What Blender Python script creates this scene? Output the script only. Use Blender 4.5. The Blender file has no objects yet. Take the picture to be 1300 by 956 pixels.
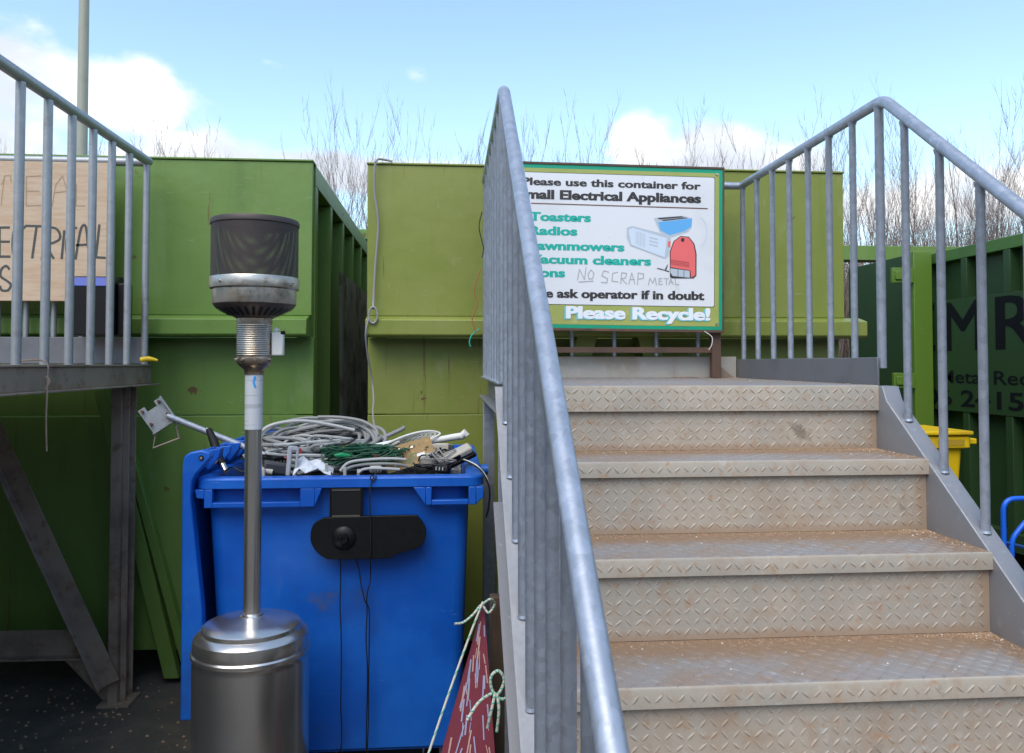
import bpy, math, random
from mathutils import Vector, Matrix
R = math.radians
sc = bpy.context.scene
col = sc.collection
random.seed(7)
EYE = 1.645

# ------------------------------------------------------------------ camera
cam_data = bpy.data.cameras.new('camera')
cam = bpy.data.objects.new('camera', cam_data)
col.objects.link(cam)
sc.camera = cam
cam_data.sensor_fit = 'HORIZONTAL'
cam_data.sensor_width = 36.0
cam_data.lens = 36.0 * 1013.0 / 1300.0
cam_data.shift_y = -45.0 / 1300.0
cam_data.clip_start = 0.05
cam_data.clip_end = 2000
cam.location = (0, 0, EYE)
cam.rotation_euler = (math.pi / 2 + 0.0282, 0, -0.0794)

# ------------------------------------------------------------------ sky and sun
SUN_EL, SUN_AZ = 54.0, 205.0           # azimuth from +Y, clockwise
world = bpy.data.worlds.new('World')
sc.world = world
world.use_nodes = True
wn = world.node_tree
wn.nodes.clear()
def W(t, **kw):
    n = wn.nodes.new(t)
    for k, v in kw.items(): setattr(n, k, v)
    return n
def wl(a, b): wn.links.new(a, b)
wout = W('ShaderNodeOutputWorld')
bg = W('ShaderNodeBackground'); bg.inputs['Strength'].default_value = 0.125
wl(bg.outputs[0], wout.inputs[0])
sky = W('ShaderNodeTexSky', sky_type='NISHITA', sun_disc=False)
sky.sun_elevation = R(SUN_EL); sky.sun_rotation = R(SUN_AZ)
sky.air_density = 1.0; sky.dust_density = 0.6; sky.ozone_density = 1.6; sky.altitude = 50
tc = W('ShaderNodeTexCoord')
SKY_GAIN = (1.42, 1.42, 1.28)
gain = W('ShaderNodeMix', data_type='RGBA', blend_type='MULTIPLY'); gain.inputs['Factor'].default_value = 1
wl(sky.outputs[0], gain.inputs['A']); gain.inputs['B'].default_value = (*SKY_GAIN, 1)
# cumulus banks: each is a centre direction and a size across and up
BANKS = [((-0.28, 0.93, 0.228), .20, .040, 1.05), ((-0.43, 0.86, 0.290), .12, .085, 1.0), ((-0.350, 0.890, 0.285), .095, .075, 1.0), ((-0.29, 0.92, 0.235), .13, .05, 1.0),
         ((-0.50, 0.84, 0.22), .2, .09, 1.0), ((0.235, 0.931, 0.262), .070, .055, 1.05), ((0.305, 0.912, 0.252), .105, .058, 1.05), ((0.12, 0.96, 0.225), .45, .034, 1.0), ((-0.12, 0.96, 0.228), .35, .034, 1.0),
         ((0.37, 0.90, 0.225), .13, .045, 1.0), ((-0.05, 0.966, 0.235), .10, .022, .8), ((-0.19, 0.95, 0.238), .10, .022, .85),
         ((0.143, 0.957, 0.240), .06, .025, .8), ((-0.2014, 0.9185, 0.3404), .03, .012, .55), ((-0.037, 0.938, 0.3435), .035, .02, .45),
         ((0.56, 0.80, 0.18), .25, .06, .95)]
acc = None
for c, sx, sz, amp in BANKS:
    sub = W('ShaderNodeVectorMath', operation='SUBTRACT'); wl(tc.outputs['Generated'], sub.inputs[0]); sub.inputs[1].default_value = c
    mul = W('ShaderNodeVectorMath', operation='MULTIPLY'); wl(sub.outputs[0], mul.inputs[0]); mul.inputs[1].default_value = (1 / sx, 1 / .3, 1 / sz)
    ln = W('ShaderNodeVectorMath', operation='LENGTH'); wl(mul.outputs[0], ln.inputs[0])
    mr = W('ShaderNodeMapRange', interpolation_type='SMOOTHSTEP')
    mr.inputs['From Min'].default_value = 1.2; mr.inputs['From Max'].default_value = 0.2
    mr.inputs['To Min'].default_value = 0; mr.inputs['To Max'].default_value = amp
    wl(ln.outputs['Value'], mr.inputs['Value'])
    if acc is None: acc = mr.outputs[0]
    else:
        mx = W('ShaderNodeMath', operation='MAXIMUM'); wl(acc, mx.inputs[0]); wl(mr.outputs[0], mx.inputs[1]); acc = mx.outputs[0]
# clouds all round the rest of the sky (behind and beside the viewer)
sep = W('ShaderNodeSeparateXYZ'); wl(tc.outputs['Generated'], sep.inputs[0])
cn0 = W('ShaderNodeTexNoise'); cn0.inputs['Scale'].default_value = 1.9; cn0.inputs['Detail'].default_value = 3
wl(tc.outputs['Generated'], cn0.inputs['Vector'])
back = W('ShaderNodeMapRange'); back.inputs['From Min'].default_value = 0.35; back.inputs['From Max'].default_value = -0.35
wl(sep.outputs['Y'], back.inputs['Value'])
bk = W('ShaderNodeMath', operation='MULTIPLY'); lowm = W('ShaderNodeMapRange'); lowm.inputs['From Min'].default_value = 0.65; lowm.inputs['From Max'].default_value = 0.15; wl(sep.outputs['Z'], lowm.inputs['Value'])
bk0 = W('ShaderNodeMath', operation='MULTIPLY'); wl(lowm.outputs[0], bk0.inputs[0]); wl(back.outputs[0], bk0.inputs[1])
wl(bk0.outputs[0], bk.inputs[0]); bk.inputs[1].default_value = 1.0
mx = W('ShaderNodeMath', operation='MAXIMUM'); wl(acc, mx.inputs[0]); wl(bk.outputs[0], mx.inputs[1]); acc = mx.outputs[0]
cn = W('ShaderNodeTexNoise'); cn.inputs['Scale'].default_value = 11; cn.inputs['Detail'].default_value = 9; cn.inputs['Roughness'].default_value = .58
sq = W('ShaderNodeVectorMath', operation='MULTIPLY'); sq.inputs[1].default_value = (1, 1, 1.7)
wl(tc.outputs['Generated'], sq.inputs[0]); wl(sq.outputs[0], cn.inputs['Vector'])
na = W('ShaderNodeMath', operation='MULTIPLY_ADD'); wl(cn.outputs['Fac'], na.inputs[0]); na.inputs[1].default_value = 1.5; na.inputs[2].default_value = -0.75
ad = W('ShaderNodeMath', operation='ADD'); wl(acc, ad.inputs[0]); wl(na.outputs[0], ad.inputs[1])
cm = W('ShaderNodeMapRange', interpolation_type='SMOOTHSTEP'); cm.inputs['From Min'].default_value = 0.44; cm.inputs['From Max'].default_value = 1.0
wl(ad.outputs[0], cm.inputs['Value'])
cloud = W('ShaderNodeMix', data_type='RGBA')
wl(cm.outputs[0], cloud.inputs['Factor']); wl(gain.outputs['Result'], cloud.inputs['A'])
cs = W('ShaderNodeTexNoise'); cs.inputs['Scale'].default_value = 7; cs.inputs['Detail'].default_value = 6; wl(sq.outputs[0], cs.inputs['Vector'])
cr = W('ShaderNodeMapRange', interpolation_type='SMOOTHSTEP'); cr.inputs['From Min'].default_value = .38; cr.inputs['From Max'].default_value = .62; wl(cs.outputs['Fac'], cr.inputs['Value'])
ccol = W('ShaderNodeMix', data_type='RGBA'); ccol.inputs['A'].default_value = (3.55, 3.85, 4.35, 1); ccol.inputs['B'].default_value = (5.6, 5.6, 5.6, 1)
wl(cr.outputs[0], ccol.inputs['Factor']); wl(ccol.outputs['Result'], cloud.inputs['B'])
wl(cloud.outputs['Result'], bg.inputs['Color'])

sun_d = bpy.data.lights.new('sun', 'SUN'); sun = bpy.data.objects.new('sun', sun_d); col.objects.link(sun)
sun_d.energy = 1.4; sun_d.angle = R(48); sun_d.color = (1.0, 0.92, 0.80)
sun.rotation_euler = (R(90 - SUN_EL), 0, R(180 - SUN_AZ))
sun.location = (0, -5, 12)
sc.view_settings.view_transform = 'Standard'; sc.view_settings.look = 'None'
sc.view_settings.gamma = 1; sc.view_settings.use_curve_mapping = False
sc.view_settings.exposure = 0.92

# ------------------------------------------------------------------ materials
MATS = {}
def mat(name, base, rough=.6, metal=0.0, layers=(), bump=0, bump_scale=60, rough_var=0, spec=.5, dist=.002):
    """layers: (colour, noise scale, lo, hi, amount, stretch xyz) mixed over the base by noise."""
    m = bpy.data.materials.new(name); m.use_nodes = True
    nt = m.node_tree; N = nt.nodes; L = nt.links
    b = N['Principled BSDF']
    b.inputs['Roughness'].default_value = rough; b.inputs['Metallic'].default_value = metal
    b.inputs['Specular IOR Level'].default_value = spec
    b.inputs['Base Color'].default_value = (*base, 1)
    if layers or bump or rough_var:
        t = N.new('ShaderNodeTexCoord'); oi = N.new('ShaderNodeObjectInfo')
        off = N.new('ShaderNodeVectorMath'); off.operation = 'ADD'
        sc_ = N.new('ShaderNodeMath'); sc_.operation = 'MULTIPLY'; sc_.inputs[1].default_value = 37
        L.new(oi.outputs['Random'], sc_.inputs[0])
        L.new(t.outputs['Object'], off.inputs[0]); L.new(sc_.outputs[0], off.inputs[1])
        cur = None
        for lay in layers:
            c, s, lo, hi, amt = lay[:5]
            st = lay[5] if len(lay) > 5 else (1, 1, 1)
            mp = N.new('ShaderNodeVectorMath'); mp.operation = 'MULTIPLY'; mp.inputs[1].default_value = st
            L.new(off.outputs[0], mp.inputs[0])
            n = N.new('ShaderNodeTexNoise'); n.inputs['Scale'].default_value = s; n.inputs['Detail'].default_value = 6; n.inputs['Roughness'].default_value = .62
            L.new(mp.outputs[0], n.inputs['Vector'])
            r = N.new('ShaderNodeMapRange'); r.interpolation_type = 'SMOOTHSTEP'
            r.inputs['From Min'].default_value = lo; r.inputs['From Max'].default_value = hi; r.inputs['To Max'].default_value = amt
            L.new(n.outputs['Fac'], r.inputs['Value'])
            x = N.new('ShaderNodeMix'); x.data_type = 'RGBA'
            if cur is None: x.inputs['A'].default_value = (*base, 1)
            else: L.new(cur, x.inputs['A'])
            x.inputs['B'].default_value = (*c, 1)
            L.new(r.outputs[0], x.inputs['Factor'])
            cur = x.outputs['Result']
        if cur is not None: L.new(cur, b.inputs['Base Color'])
        if bump or rough_var:
            n = N.new('ShaderNodeTexNoise'); n.inputs['Scale'].default_value = bump_scale; n.inputs['Detail'].default_value = 5
            L.new(off.outputs[0], n.inputs['Vector'])
            if bump:
                bp = N.new('ShaderNodeBump'); bp.inputs['Strength'].default_value = bump; bp.inputs['Distance'].default_value = dist
                L.new(n.outputs['Fac'], bp.inputs['Height']); L.new(bp.outputs[0], b.inputs['Normal'])
            if rough_var:
                r = N.new('ShaderNodeMapRange'); r.inputs['From Min'].default_value = .3; r.inputs['From Max'].default_value = .7
                r.inputs['To Min'].default_value = max(0, rough - rough_var); r.inputs['To Max'].default_value = min(1, rough + rough_var)
                L.new(n.outputs['Fac'], r.inputs['Value']); L.new(r.outputs[0], b.inputs['Roughness'])
    MATS[name] = m
    return m

def spangle(m, scale=45, amt=.35, dark=(.2, .22, .25)):
    """zinc flower pattern of galvanised steel: voronoi cells mixed into the base colour"""
    nt = m.node_tree; N = nt.nodes; L = nt.links; b = N['Principled BSDF']
    t = N.new('ShaderNodeTexCoord'); v = N.new('ShaderNodeTexVoronoi'); v.inputs['Scale'].default_value = scale
    L.new(t.outputs['Object'], v.inputs['Vector'])
    hs = N.new('ShaderNodeSeparateColor'); L.new(v.outputs['Color'], hs.inputs[0])
    f = N.new('ShaderNodeMath'); f.operation = 'MULTIPLY'; f.inputs[1].default_value = amt; L.new(hs.outputs[0], f.inputs[0])
    x = N.new('ShaderNodeMix'); x.data_type = 'RGBA'
    src = b.inputs['Base Color']
    if src.is_linked: L.new(src.links[0].from_socket, x.inputs['A'])
    else: x.inputs['A'].default_value = src.default_value
    x.inputs['B'].default_value = (*dark, 1)
    L.new(f.outputs[0], x.inputs['Factor']); L.new(x.outputs['Result'], src)
    return m

galv = spangle(mat('galvanised_steel', (.42, .46, .54), .44, .55, [((.54, .59, .68), 9, .5, .72, .55), ((.30, .31, .33), 22, .56, .75, .5)], bump=.15, bump_scale=90, rough_var=.1))
galv_plate = mat('galvanised_plate', (.27, .275, .295), .5, .45, [((.27, .27, .29), 5, .48, .7, .6), ((.33, .25, .19), 9, .58, .74, .45), ((.52, .54, .57), 30, .6, .72, .3)], bump=.15, bump_scale=60, rough_var=.1)
galv_old = mat('weathered_steel', (.31, .245, .195), .65, .15, [((.17, .135, .11), 4, .42, .66, .8), ((.17, .09, .05), 14, .52, .70, .7)], bump=.2, bump_scale=70)
galv_old_rail = spangle(mat('weathered_rail', (.36, .38, .40), .5, .6, [((.22, .17, .13), 10, .58, .72, .6), ((.48, .49, .5), 18, .5, .75, .4)], bump=.15, bump_scale=90), amt=.25)
DUST = (.36, .245, .16)
def settle(m, axis, a, b, amt=.85, x_edge=None):
    """dust settled towards one edge of the plate (object axis), broken up by noise"""
    nt = m.node_tree; N = nt.nodes; L = nt.links; bs_ = N['Principled BSDF']
    t = N.new('ShaderNodeTexCoord'); sp = N.new('ShaderNodeSeparateXYZ'); L.new(t.outputs['Object'], sp.inputs[0])
    oi = N.new('ShaderNodeObjectInfo'); ml = N.new('ShaderNodeMath'); ml.operation = 'MULTIPLY'; ml.inputs[1].default_value = 29; L.new(oi.outputs['Random'], ml.inputs[0])
    of = N.new('ShaderNodeVectorMath'); of.operation = 'ADD'; L.new(t.outputs['Object'], of.inputs[0]); L.new(ml.outputs[0], of.inputs[1])
    n = N.new('ShaderNodeTexNoise'); n.inputs['Scale'].default_value = 26; n.inputs['Detail'].default_value = 8; n.inputs['Roughness'].default_value = .78; L.new(of.outputs[0], n.inputs['Vector'])
    r = N.new('ShaderNodeMapRange'); r.inputs['From Min'].default_value = a; r.inputs['From Max'].default_value = b; L.new(sp.outputs[axis], r.inputs['Value'])
    cur = r.outputs[0]
    if x_edge:
        r2 = N.new('ShaderNodeMapRange'); r2.inputs['From Min'].default_value = x_edge[0]; r2.inputs['From Max'].default_value = x_edge[1]; r2.inputs['To Max'].default_value = .8; L.new(sp.outputs['X'], r2.inputs['Value'])
        mx_ = N.new('ShaderNodeMath'); mx_.operation = 'MAXIMUM'; L.new(cur, mx_.inputs[0]); L.new(r2.outputs[0], mx_.inputs[1]); cur = mx_.outputs[0]
    ad_ = N.new('ShaderNodeMath'); ad_.operation = 'ADD'; L.new(cur, ad_.inputs[0]); L.new(n.outputs['Fac'], ad_.inputs[1])
    s_ = N.new('ShaderNodeMapRange'); s_.interpolation_type = 'SMOOTHSTEP'; s_.inputs['From Min'].default_value = .66; s_.inputs['From Max'].default_value = 1.15; s_.inputs['To Max'].default_value = amt; L.new(ad_.outputs[0], s_.inputs['Value'])
    x = N.new('ShaderNodeMix'); x.data_type = 'RGBA'; src = bs_.inputs['Base Color']
    L.new(src.links[0].from_socket, x.inputs['A']); x.inputs['B'].default_value = (.33, .215, .135, 1)
    L.new(s_.outputs[0], x.inputs['Factor']); L.new(x.outputs['Result'], src)
    return m
GRIME = [((.33, .31, .28), 5, .42, .62, .5), (DUST, 4.5, .50, .70, .45), (DUST, 22, .50, .68, .45), ((.42, .22, .11), 17, .60, .72, .6), ((.13, .095, .07), 4.3, .66, .73, .65), ((.52, .51, .48), 26, .60, .72, .4), ((.40, .22, .12), 34, .60, .68, .5)]
tread_m = mat('dusty_chequer_plate', (.43, .38, .315), .62, .10, GRIME, bump=.25, bump_scale=140)
riser_m = settle(mat('dusty_riser_plate', (.43, .38, .315), .62, .10, GRIME, bump=.25, bump_scale=140), 'Z', .04, -.01, .6, x_edge=(1.22, 1.30))
TOPG = [(DUST, 4, .44, .66, .6), ((.38, .22, .13), 11, .56, .72, .6), ((.17, .13, .10), 6, .66, .75, .6), ((.44, .45, .5), 20, .58, .7, .4)]
tread_top_m = settle(mat('dusty_tread_top', (.345, .315, .295), .50, .4, TOPG, bump=.3, bump_scale=140), 'Y', .08, .31, .9, x_edge=(1.12, 1.30))
deck_m = mat('dusty_deck_top', (.29, .28, .29), .50, .4, TOPG, bump=.3, bump_scale=140)
def paint_layers(c1, c2, c3):
    return [(c1, 1.1, .4, .7, .8), (c2, 3, .5, .75, .55, (2.2, 2.2, .3)), (c3, 5, .58, .74, .45, (1, 1, .5)), (c3, 40, .64, .72, .5, (1, 1, .15)), ((.13, .055, .02), 15, .64, .70, .6, (1.6, 1.6, .10)),
            ((.11, .045, .02), 6, .675, .70, .85), ((.32, .35, .24), 50, .67, .71, .6, (.2, .2, 2))]
green_l = mat('green_paint', (.125, .225, .042), .45, 0, paint_layers((.150, .25, .058), (.080, .160, .03), (.20, .27, .12)), bump=.5, bump_scale=2.6, dist=.02)
green_r = mat('olive_green_paint', (.200, .240, .038), .45, 0, paint_layers((.25, .27, .075), (.14, .19, .03), (.29, .31, .15)), bump=.5, bump_scale=2.6, dist=.02)
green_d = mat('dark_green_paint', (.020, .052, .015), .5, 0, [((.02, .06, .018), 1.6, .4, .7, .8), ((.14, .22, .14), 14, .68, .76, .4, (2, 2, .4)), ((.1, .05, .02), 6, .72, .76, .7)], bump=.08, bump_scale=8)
green_b = mat('bright_green_paint', (.10, .19, .022), .45, 0, [((.10, .2, .02), 3, .45, .7, .7), ((.35, .4, .3), 20, .66, .74, .6)])
rust = mat('rust', (.13, .065, .035), .85, 0, [((.22, .10, .045), 12, .45, .65, .8), ((.06, .035, .025), 5, .5, .7, .7)], bump=.5, bump_scale=80)
brown_steel = mat('brown_rusty_frame', (.105, .060, .042), .65, .1, [((.19, .085, .045), 11, .5, .7, .8), ((.05, .035, .03), 5, .5, .7, .6)], bump=.3, bump_scale=80)
blue_pl = mat('blue_plastic', (.003, .095, .50), .42, 0, [((.012, .16, .66), 2, .4, .65, .7), ((.11, .24, .55), 9, .60, .78, .35, (1, 1, .5)), ((.02, .07, .28), 3, .55, .75, .6), ((.22, .34, .58), 45, .68, .73, .5, (.2, 1, 2.5)), ((.09, .11, .16), 6, .66, .74, .5)], bump=.06, bump_scale=30, rough_var=.08)
blue_in = mat('blue_plastic_inside', (.01, .10, .42), .5)
black_pl = mat('black_plastic', (.006, .006, .007), .42, 0, bump=.08, bump_scale=100, rough_var=.08, spec=.3)
black_rub = mat('black_rubber', (.008, .008, .008), .6, spec=.3)
steel = mat('brushed_steel', (.74, .70, .66), .24, .95, [((.60, .55, .51), 2.0, .45, .7, .5), ((.38, .30, .24), 9, .68, .78, .5)], rough_var=.04, bump_scale=5)
steel_tar = mat('tarnished_steel', (.50, .48, .44), .35, .9, [((.42, .27, .15), 7, .48, .68, .7), ((.22, .16, .12), 14, .58, .72, .6), ((.60, .58, .54), 5, .5, .7, .5)], bump=.1, bump_scale=60, rough_var=.1)
mesh_m = mat('sooty_mesh', (.075, .062, .060), .55, .5)
white_pl = mat('white_plastic', (.74, .74, .72), .45, 0, [((.5, .49, .46), 7, .55, .75, .5)])
grey_cab = mat('grey_cable', (.27, .27, .265), .5, 0, [((.24, .24, .24), 8, .5, .7, .6)])
grey_cab2 = mat('pale_grey_cable', (.48, .48, .47), .5, 0, [((.34, .34, .33), 9, .5, .7, .6)])
white_cab = mat('white_cable', (.78, .78, .75), .45)
black_cab = mat('black_cable', (.012, .012, .013), .45)
green_cab = mat('dark_green_cable', (.008, .075, .035), .45)
beige_pl = mat('beige_plastic', (.50, .47, .41), .5, 0, [((.33, .30, .26), 9, .5, .7, .6)])
pcb_m = mat('circuit_board', (.30, .17, .045), .5, 0, [((.10, .12, .03), 26, .5, .56, .9), ((.45, .30, .1), 40, .58, .64, .7)])
paper_m = mat('paper', (.72, .73, .76), .8)
red_pl = mat('red_plastic', (.45, .02, .02), .35)
yellow_pl = mat('yellow_plastic', (.75, .50, .01), .42, 0, [((.45, .28, .02), 5, .52, .72, .6)])
blue_paint = mat('blue_paint', (.008, .12, .70), .35)
ply = mat('plywood', (.54, .42, .31), .75, 0, [((.47, .32, .21), 7, .4, .65, .7, (1, 1, 9)), ((.66, .50, .37), 3, .5, .72, .5), ((.30, .20, .13), 14, .7, .76, .5)])
marker = mat('black_marker', (.07, .075, .075), .8)
pencil = mat('faint_marker', (.37, .26, .18), .85)
concrete = mat('gritty_yard_surface', (.065, .060, .054), .9, 0, [((.10, .09, .075), 6, .45, .65, .7), ((.03, .03, .028), 1.3, .5, .7, .6), ((.17, .15, .12), 60, .62, .7, .7)], bump=.6, bump_scale=50)
bark = mat('bare_bark', (.15, .115, .10), .85, 0, [((.10, .07, .06), 4, .45, .65, .7)])
twig_m = mat('bare_twigs', (.20, .15, .13), .8)
pole_m = mat('grey_green_pole_paint', (.33, .34, .28), .5, 0, [((.27, .28, .23), 3, .45, .7, .6)])
sheet_m = mat('dirty_grey_sheet', (.20, .21, .22), .45, 0, [((.05, .05, .05), 4, .45, .65, .8), ((.24, .25, .27), 18, .6, .72, .5, (1, 1, .2))])
maroon = mat('maroon_board', (.22, .035, .06), .6, 0, [((.16, .02, .05), 5, .5, .7, .6)])
chalk_b = mat('pale_blue_scrawl', (.38, .40, .62), .7)
chalk_o = mat('pale_pink_scrawl', (.58, .36, .33), .7)
rope_m = mat('rope', (.62, .60, .52), .8)
rope_g = mat('rope_green', (.02, .42, .33), .7)
dust_m = mat('brown_grit', (.33, .22, .14), .95)
grit_w = mat('pale_grit', (.55, .50, .45), .95)
# sign colours
s_white = mat('sign_white', (.74, .76, .80), .4, 0, [((.60, .63, .66), 3, .5, .72, .5), ((.42, .43, .42), 10, .62, .74, .55, (1, 1, .2)), ((.35, .33, .30), 40, .68, .72, .6)])
s_olive = mat('sign_olive', (.36, .40, .11), .45, 0, [((.28, .33, .08), 4, .45, .7, .7), ((.5, .52, .3), 13, .6, .72, .5)])
s_teal = mat('sign_teal', (.0, .33, .19), .45, 0, [((.03, .24, .14), 5, .5, .7, .6)])
s_dark = mat('sign_dark_letters', (.035, .03, .03), .5)
s_tealtxt = mat('sign_teal_letters', (.0, .42, .34), .5)
s_wtxt = mat('sign_white_letters', (.80, .83, .88), .5)
s_cyan = mat('sign_cyan', (.15, .55, .62), .5)
s_grey = mat('sign_grey_scrawl', (.42, .42, .43), .6)
s_blue = mat('sign_pale_blue', (.12, .42, .80), .5)
s_ltgrey = mat('sign_light_grey', (.48, .54, .62), .5)
s_ltblue = mat('sign_ice_blue', (.62, .72, .84), .5)
s_red = mat('sign_coral', (.82, .15, .15), .5)
s_redd = mat('sign_dark_coral', (.50, .08, .08), .5)
s_rule = mat('sign_rule', (.16, .075, .04), .5)
letter_navy = mat('faded_black_letters', (.003, .004, .006), .7, spec=.2)
sticker = mat('silver_sticker', (.66, .68, .72), .35, .2, [((.45, .46, .48), 90, .52, .6, .7, (.05, .05, 1))])
sticker_b = mat('sticker_blue', (.02, .35, .85), .4)

# ------------------------------------------------------------------ builders
class MB:
    def __init__(s): s.v = []; s.f = []; s.mi = []; s.cur = 0
    def face(s, idx): s.f.append(tuple(idx)); s.mi.append(s.cur)
    def box(s, x0, x1, y0, y1, z0, z1, M=None):
        b = len(s.v)
        for z in (z0, z1):
            for x, y in ((x0, y0), (x1, y0), (x1, y1), (x0, y1)):
                p = Vector((x, y, z)); s.v.append(M @ p if M else p)
        for q in ((0, 3, 2, 1), (4, 5, 6, 7), (0, 1, 5, 4), (1, 2, 6, 5), (2, 3, 7, 6), (3, 0, 4, 7)): s.face([b + i for i in q])
        return s
    def tube(s, pts, r, n=12, closed=False, caps=True):
        pts = [Vector(p) for p in pts]
        m = len(pts); b = len(s.v)
        rs = r if isinstance(r, (list, tuple)) else [r] * m
        up = None
        for i, p in enumerate(pts):
            a = pts[(i - 1) % m] if (closed or i > 0) else p
            c = pts[(i + 1) % m] if (closed or i < m - 1) else p
            d = (c - a).normalized()
            if up is None:
                up = Vector((0, 0, 1)) if abs(d.z) < .9 else Vector((0, 1, 0))
            u = (up - d * up.dot(d))
            if u.length < 1e-5: u = d.orthogonal()
            u.normalize(); up = u; w = d.cross(u)
            # mitre the joint so that the tube keeps its width round a bend
            for k in range(n):
                t = 2 * math.pi * k / n
                s.v.append(p + (u * math.cos(t) + w * math.sin(t)) * rs[i])
        for i in range(m if closed else m - 1):
            for k in range(n):
                k2 = (k + 1) % n; j = (i + 1) % m
                s.face((b + i * n + k, b + i * n + k2, b + j * n + k2, b + j * n + k))
        if caps and not closed:
            s.face([b + k for k in range(n)][::-1]); s.face([b + (m - 1) * n + k for k in range(n)])
        return s
    def prism(s, out, o, u, w, depth):
        """polygon out (a,b) on origin o with axes u,w, extruded along depth vector"""
        o, u, w, depth = Vector(o), Vector(u), Vector(w), Vector(depth)
        b = len(s.v); n = len(out)
        for k in (0, 1):
            for a, c in out: s.v.append(o + u * a + w * c + depth * k)
        s.face([b + i for i in range(n)]); s.face([b + n + i for i in range(n)][::-1])
        for i in range(n):
            j = (i + 1) % n; s.face((b + i, b + n + i, b + n + j, b + j))
        return s
    def lathe(s, prof, c=(0, 0, 0), n=40, cap=True):
        b = len(s.v); c = Vector(c)
        for r_, z in prof:
            for k in range(n):
                t = 2 * math.pi * k / n; s.v.append(c + Vector((r_ * math.cos(t), r_ * math.sin(t), z)))
        for i in range(len(prof) - 1):
            for k in range(n):
                k2 = (k + 1) % n; s.face((b + i * n + k, b + i * n + k2, b + (i + 1) * n + k2, b + (i + 1) * n + k))
        if cap:
            s.face([b + k for k in range(n)][::-1]); s.face([b + (len(prof) - 1) * n + k for k in range(n)])
        return s
    def add(s, vs, fs):
        b = len(s.v); s.v += [Vector(v) for v in vs]
        for f in fs: s.face([b + i for i in f])
    def build(s, name, m, parent=None, bevel=0, smooth=True, angle=35, loc=None):
        me = bpy.data.meshes.new(name)
        base = Vector(loc) if loc else (world_loc(parent) if parent else Vector())
        me.from_pydata([tuple(v - base) for v in s.v], [], s.f)
        ms = m if isinstance(m, (list, tuple)) else [m]
        for q in ms: me.materials.append(q)
        if len(ms) > 1: me.polygons.foreach_set('material_index', s.mi)
        me.update()
        import bmesh
        bm = bmesh.new(); bm.from_mesh(me); bmesh.ops.recalc_face_normals(bm, faces=bm.faces); bm.to_mesh(me); bm.free()
        if smooth:
            me.polygons.foreach_set('use_smooth', [True] * len(me.polygons)); me.set_sharp_from_angle(angle=R(angle))
        o = bpy.data.objects.new(name, me); col.objects.link(o)
        if parent:
            o.parent = parent; o.location = base - world_loc(parent)
        else: o.location = base
        if bevel:
            bv = o.modifiers.new('bevel', 'BEVEL'); bv.width = bevel; bv.segments = 2; bv.limit_method = 'ANGLE'; bv.angle_limit = R(40)
        return o
def world_loc(o):
    v = Vector()
    while o: v += o.location; o = o.parent
    return v
def tag(o, label=None, cat=None, group=None, kind=None):
    if label: o['label'] = label
    if cat: o['category'] = cat
    if group: o['group'] = group
    if kind: o['kind'] = kind
    return o
def thing(name, loc, label, cat, group=None):
    o = bpy.data.objects.new(name, None); col.objects.link(o); o.location = loc; o.empty_display_size = .1
    return tag(o, label, cat, group)
def copy_tree(o, parent=None):
    c = o.copy(); col.objects.link(c); c.parent = parent
    for ch in [q for q in bpy.data.objects if q.parent == o]: copy_tree(ch, c)
    return c
def arc(p0, p1, p2, rad, n=7):
    """round the corner p1 of the path p0-p1-p2"""
    p0, p1, p2 = map(Vector, (p0, p1, p2))
    a = p1 + (p0 - p1).normalized() * rad; c = p1 + (p2 - p1).normalized() * rad
    return [((1 - t) ** 2) * a + 2 * t * (1 - t) * p1 + t * t * c for t in [i / (n - 1) for i in range(n)]]
def path(pts, rad):
    pts = [Vector(p) for p in pts]
    out = [pts[0]]
    for i in range(1, len(pts) - 1): out += arc(pts[i - 1], pts[i], pts[i + 1], rad)
    return out + [pts[-1]]
def spline(pts, n=8, closed=False):
    pts = [Vector(p) for p in pts]; m = len(pts); out = []
    for i in range(m if closed else m - 1):
        p0 = pts[(i - 1) % m] if closed or i else pts[0]; p1 = pts[i]; p2 = pts[(i + 1) % m]
        p3 = pts[(i + 2) % m] if closed or i + 2 < m else pts[-1]
        for k in range(n):
            t = k / n
            out.append(.5 * ((2 * p1) + (p2 - p0) * t + (2 * p0 - 5 * p1 + 4 * p2 - p3) * t * t + (3 * p1 - p0 - 3 * p2 + p3) * t ** 3))
    if not closed: out.append(pts[-1])
    return out
def lenses(mb, o, u, w, n, W_, H_, s=.027, m=.008, h=.0021):
    """raised tear bars of chequer plate on the rectangle o + u*W_ + w*H_, standing along n"""
    o, u, w, n = map(Vector, (o, u, w, n))
    L, B = .0138, .0040
    nx, ny = int((W_ - 2 * m) / s), round((H_ - m) / s)
    if ny < 1: ny = 1
    ox, oy = (W_ - (nx - 1) * s) / 2, (H_ - (ny - 1) * s) / 2
    for i in range(nx):
        for j in range(ny):
            c = o + u * (ox + i * s) + w * (oy + j * s)
            a = R(45) if (i + j) % 2 else R(-45)
            a += random.uniform(-.12, .12); hh = h * random.uniform(.55, 1.1); L = .0138 * random.uniform(.88, 1.08); c = c + u * random.uniform(-.001, .001) + w * random.uniform(-.001, .001)
            e = u * math.cos(a) + w * math.sin(a); g = -u * math.sin(a) + w * math.cos(a)
            vs = [c - e * L, c - e * L * .45 + g * B, c + e * L * .45 + g * B, c + e * L, c + e * L * .45 - g * B, c - e * L * .45 - g * B,
                  c - e * L * .5 + n * hh, c + e * L * .5 + n * hh]
            mb.add(vs, [(0, 1, 6), (1, 2, 7, 6), (2, 3, 7), (3, 4, 7), (4, 5, 6, 7), (5, 0, 6)])
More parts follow.
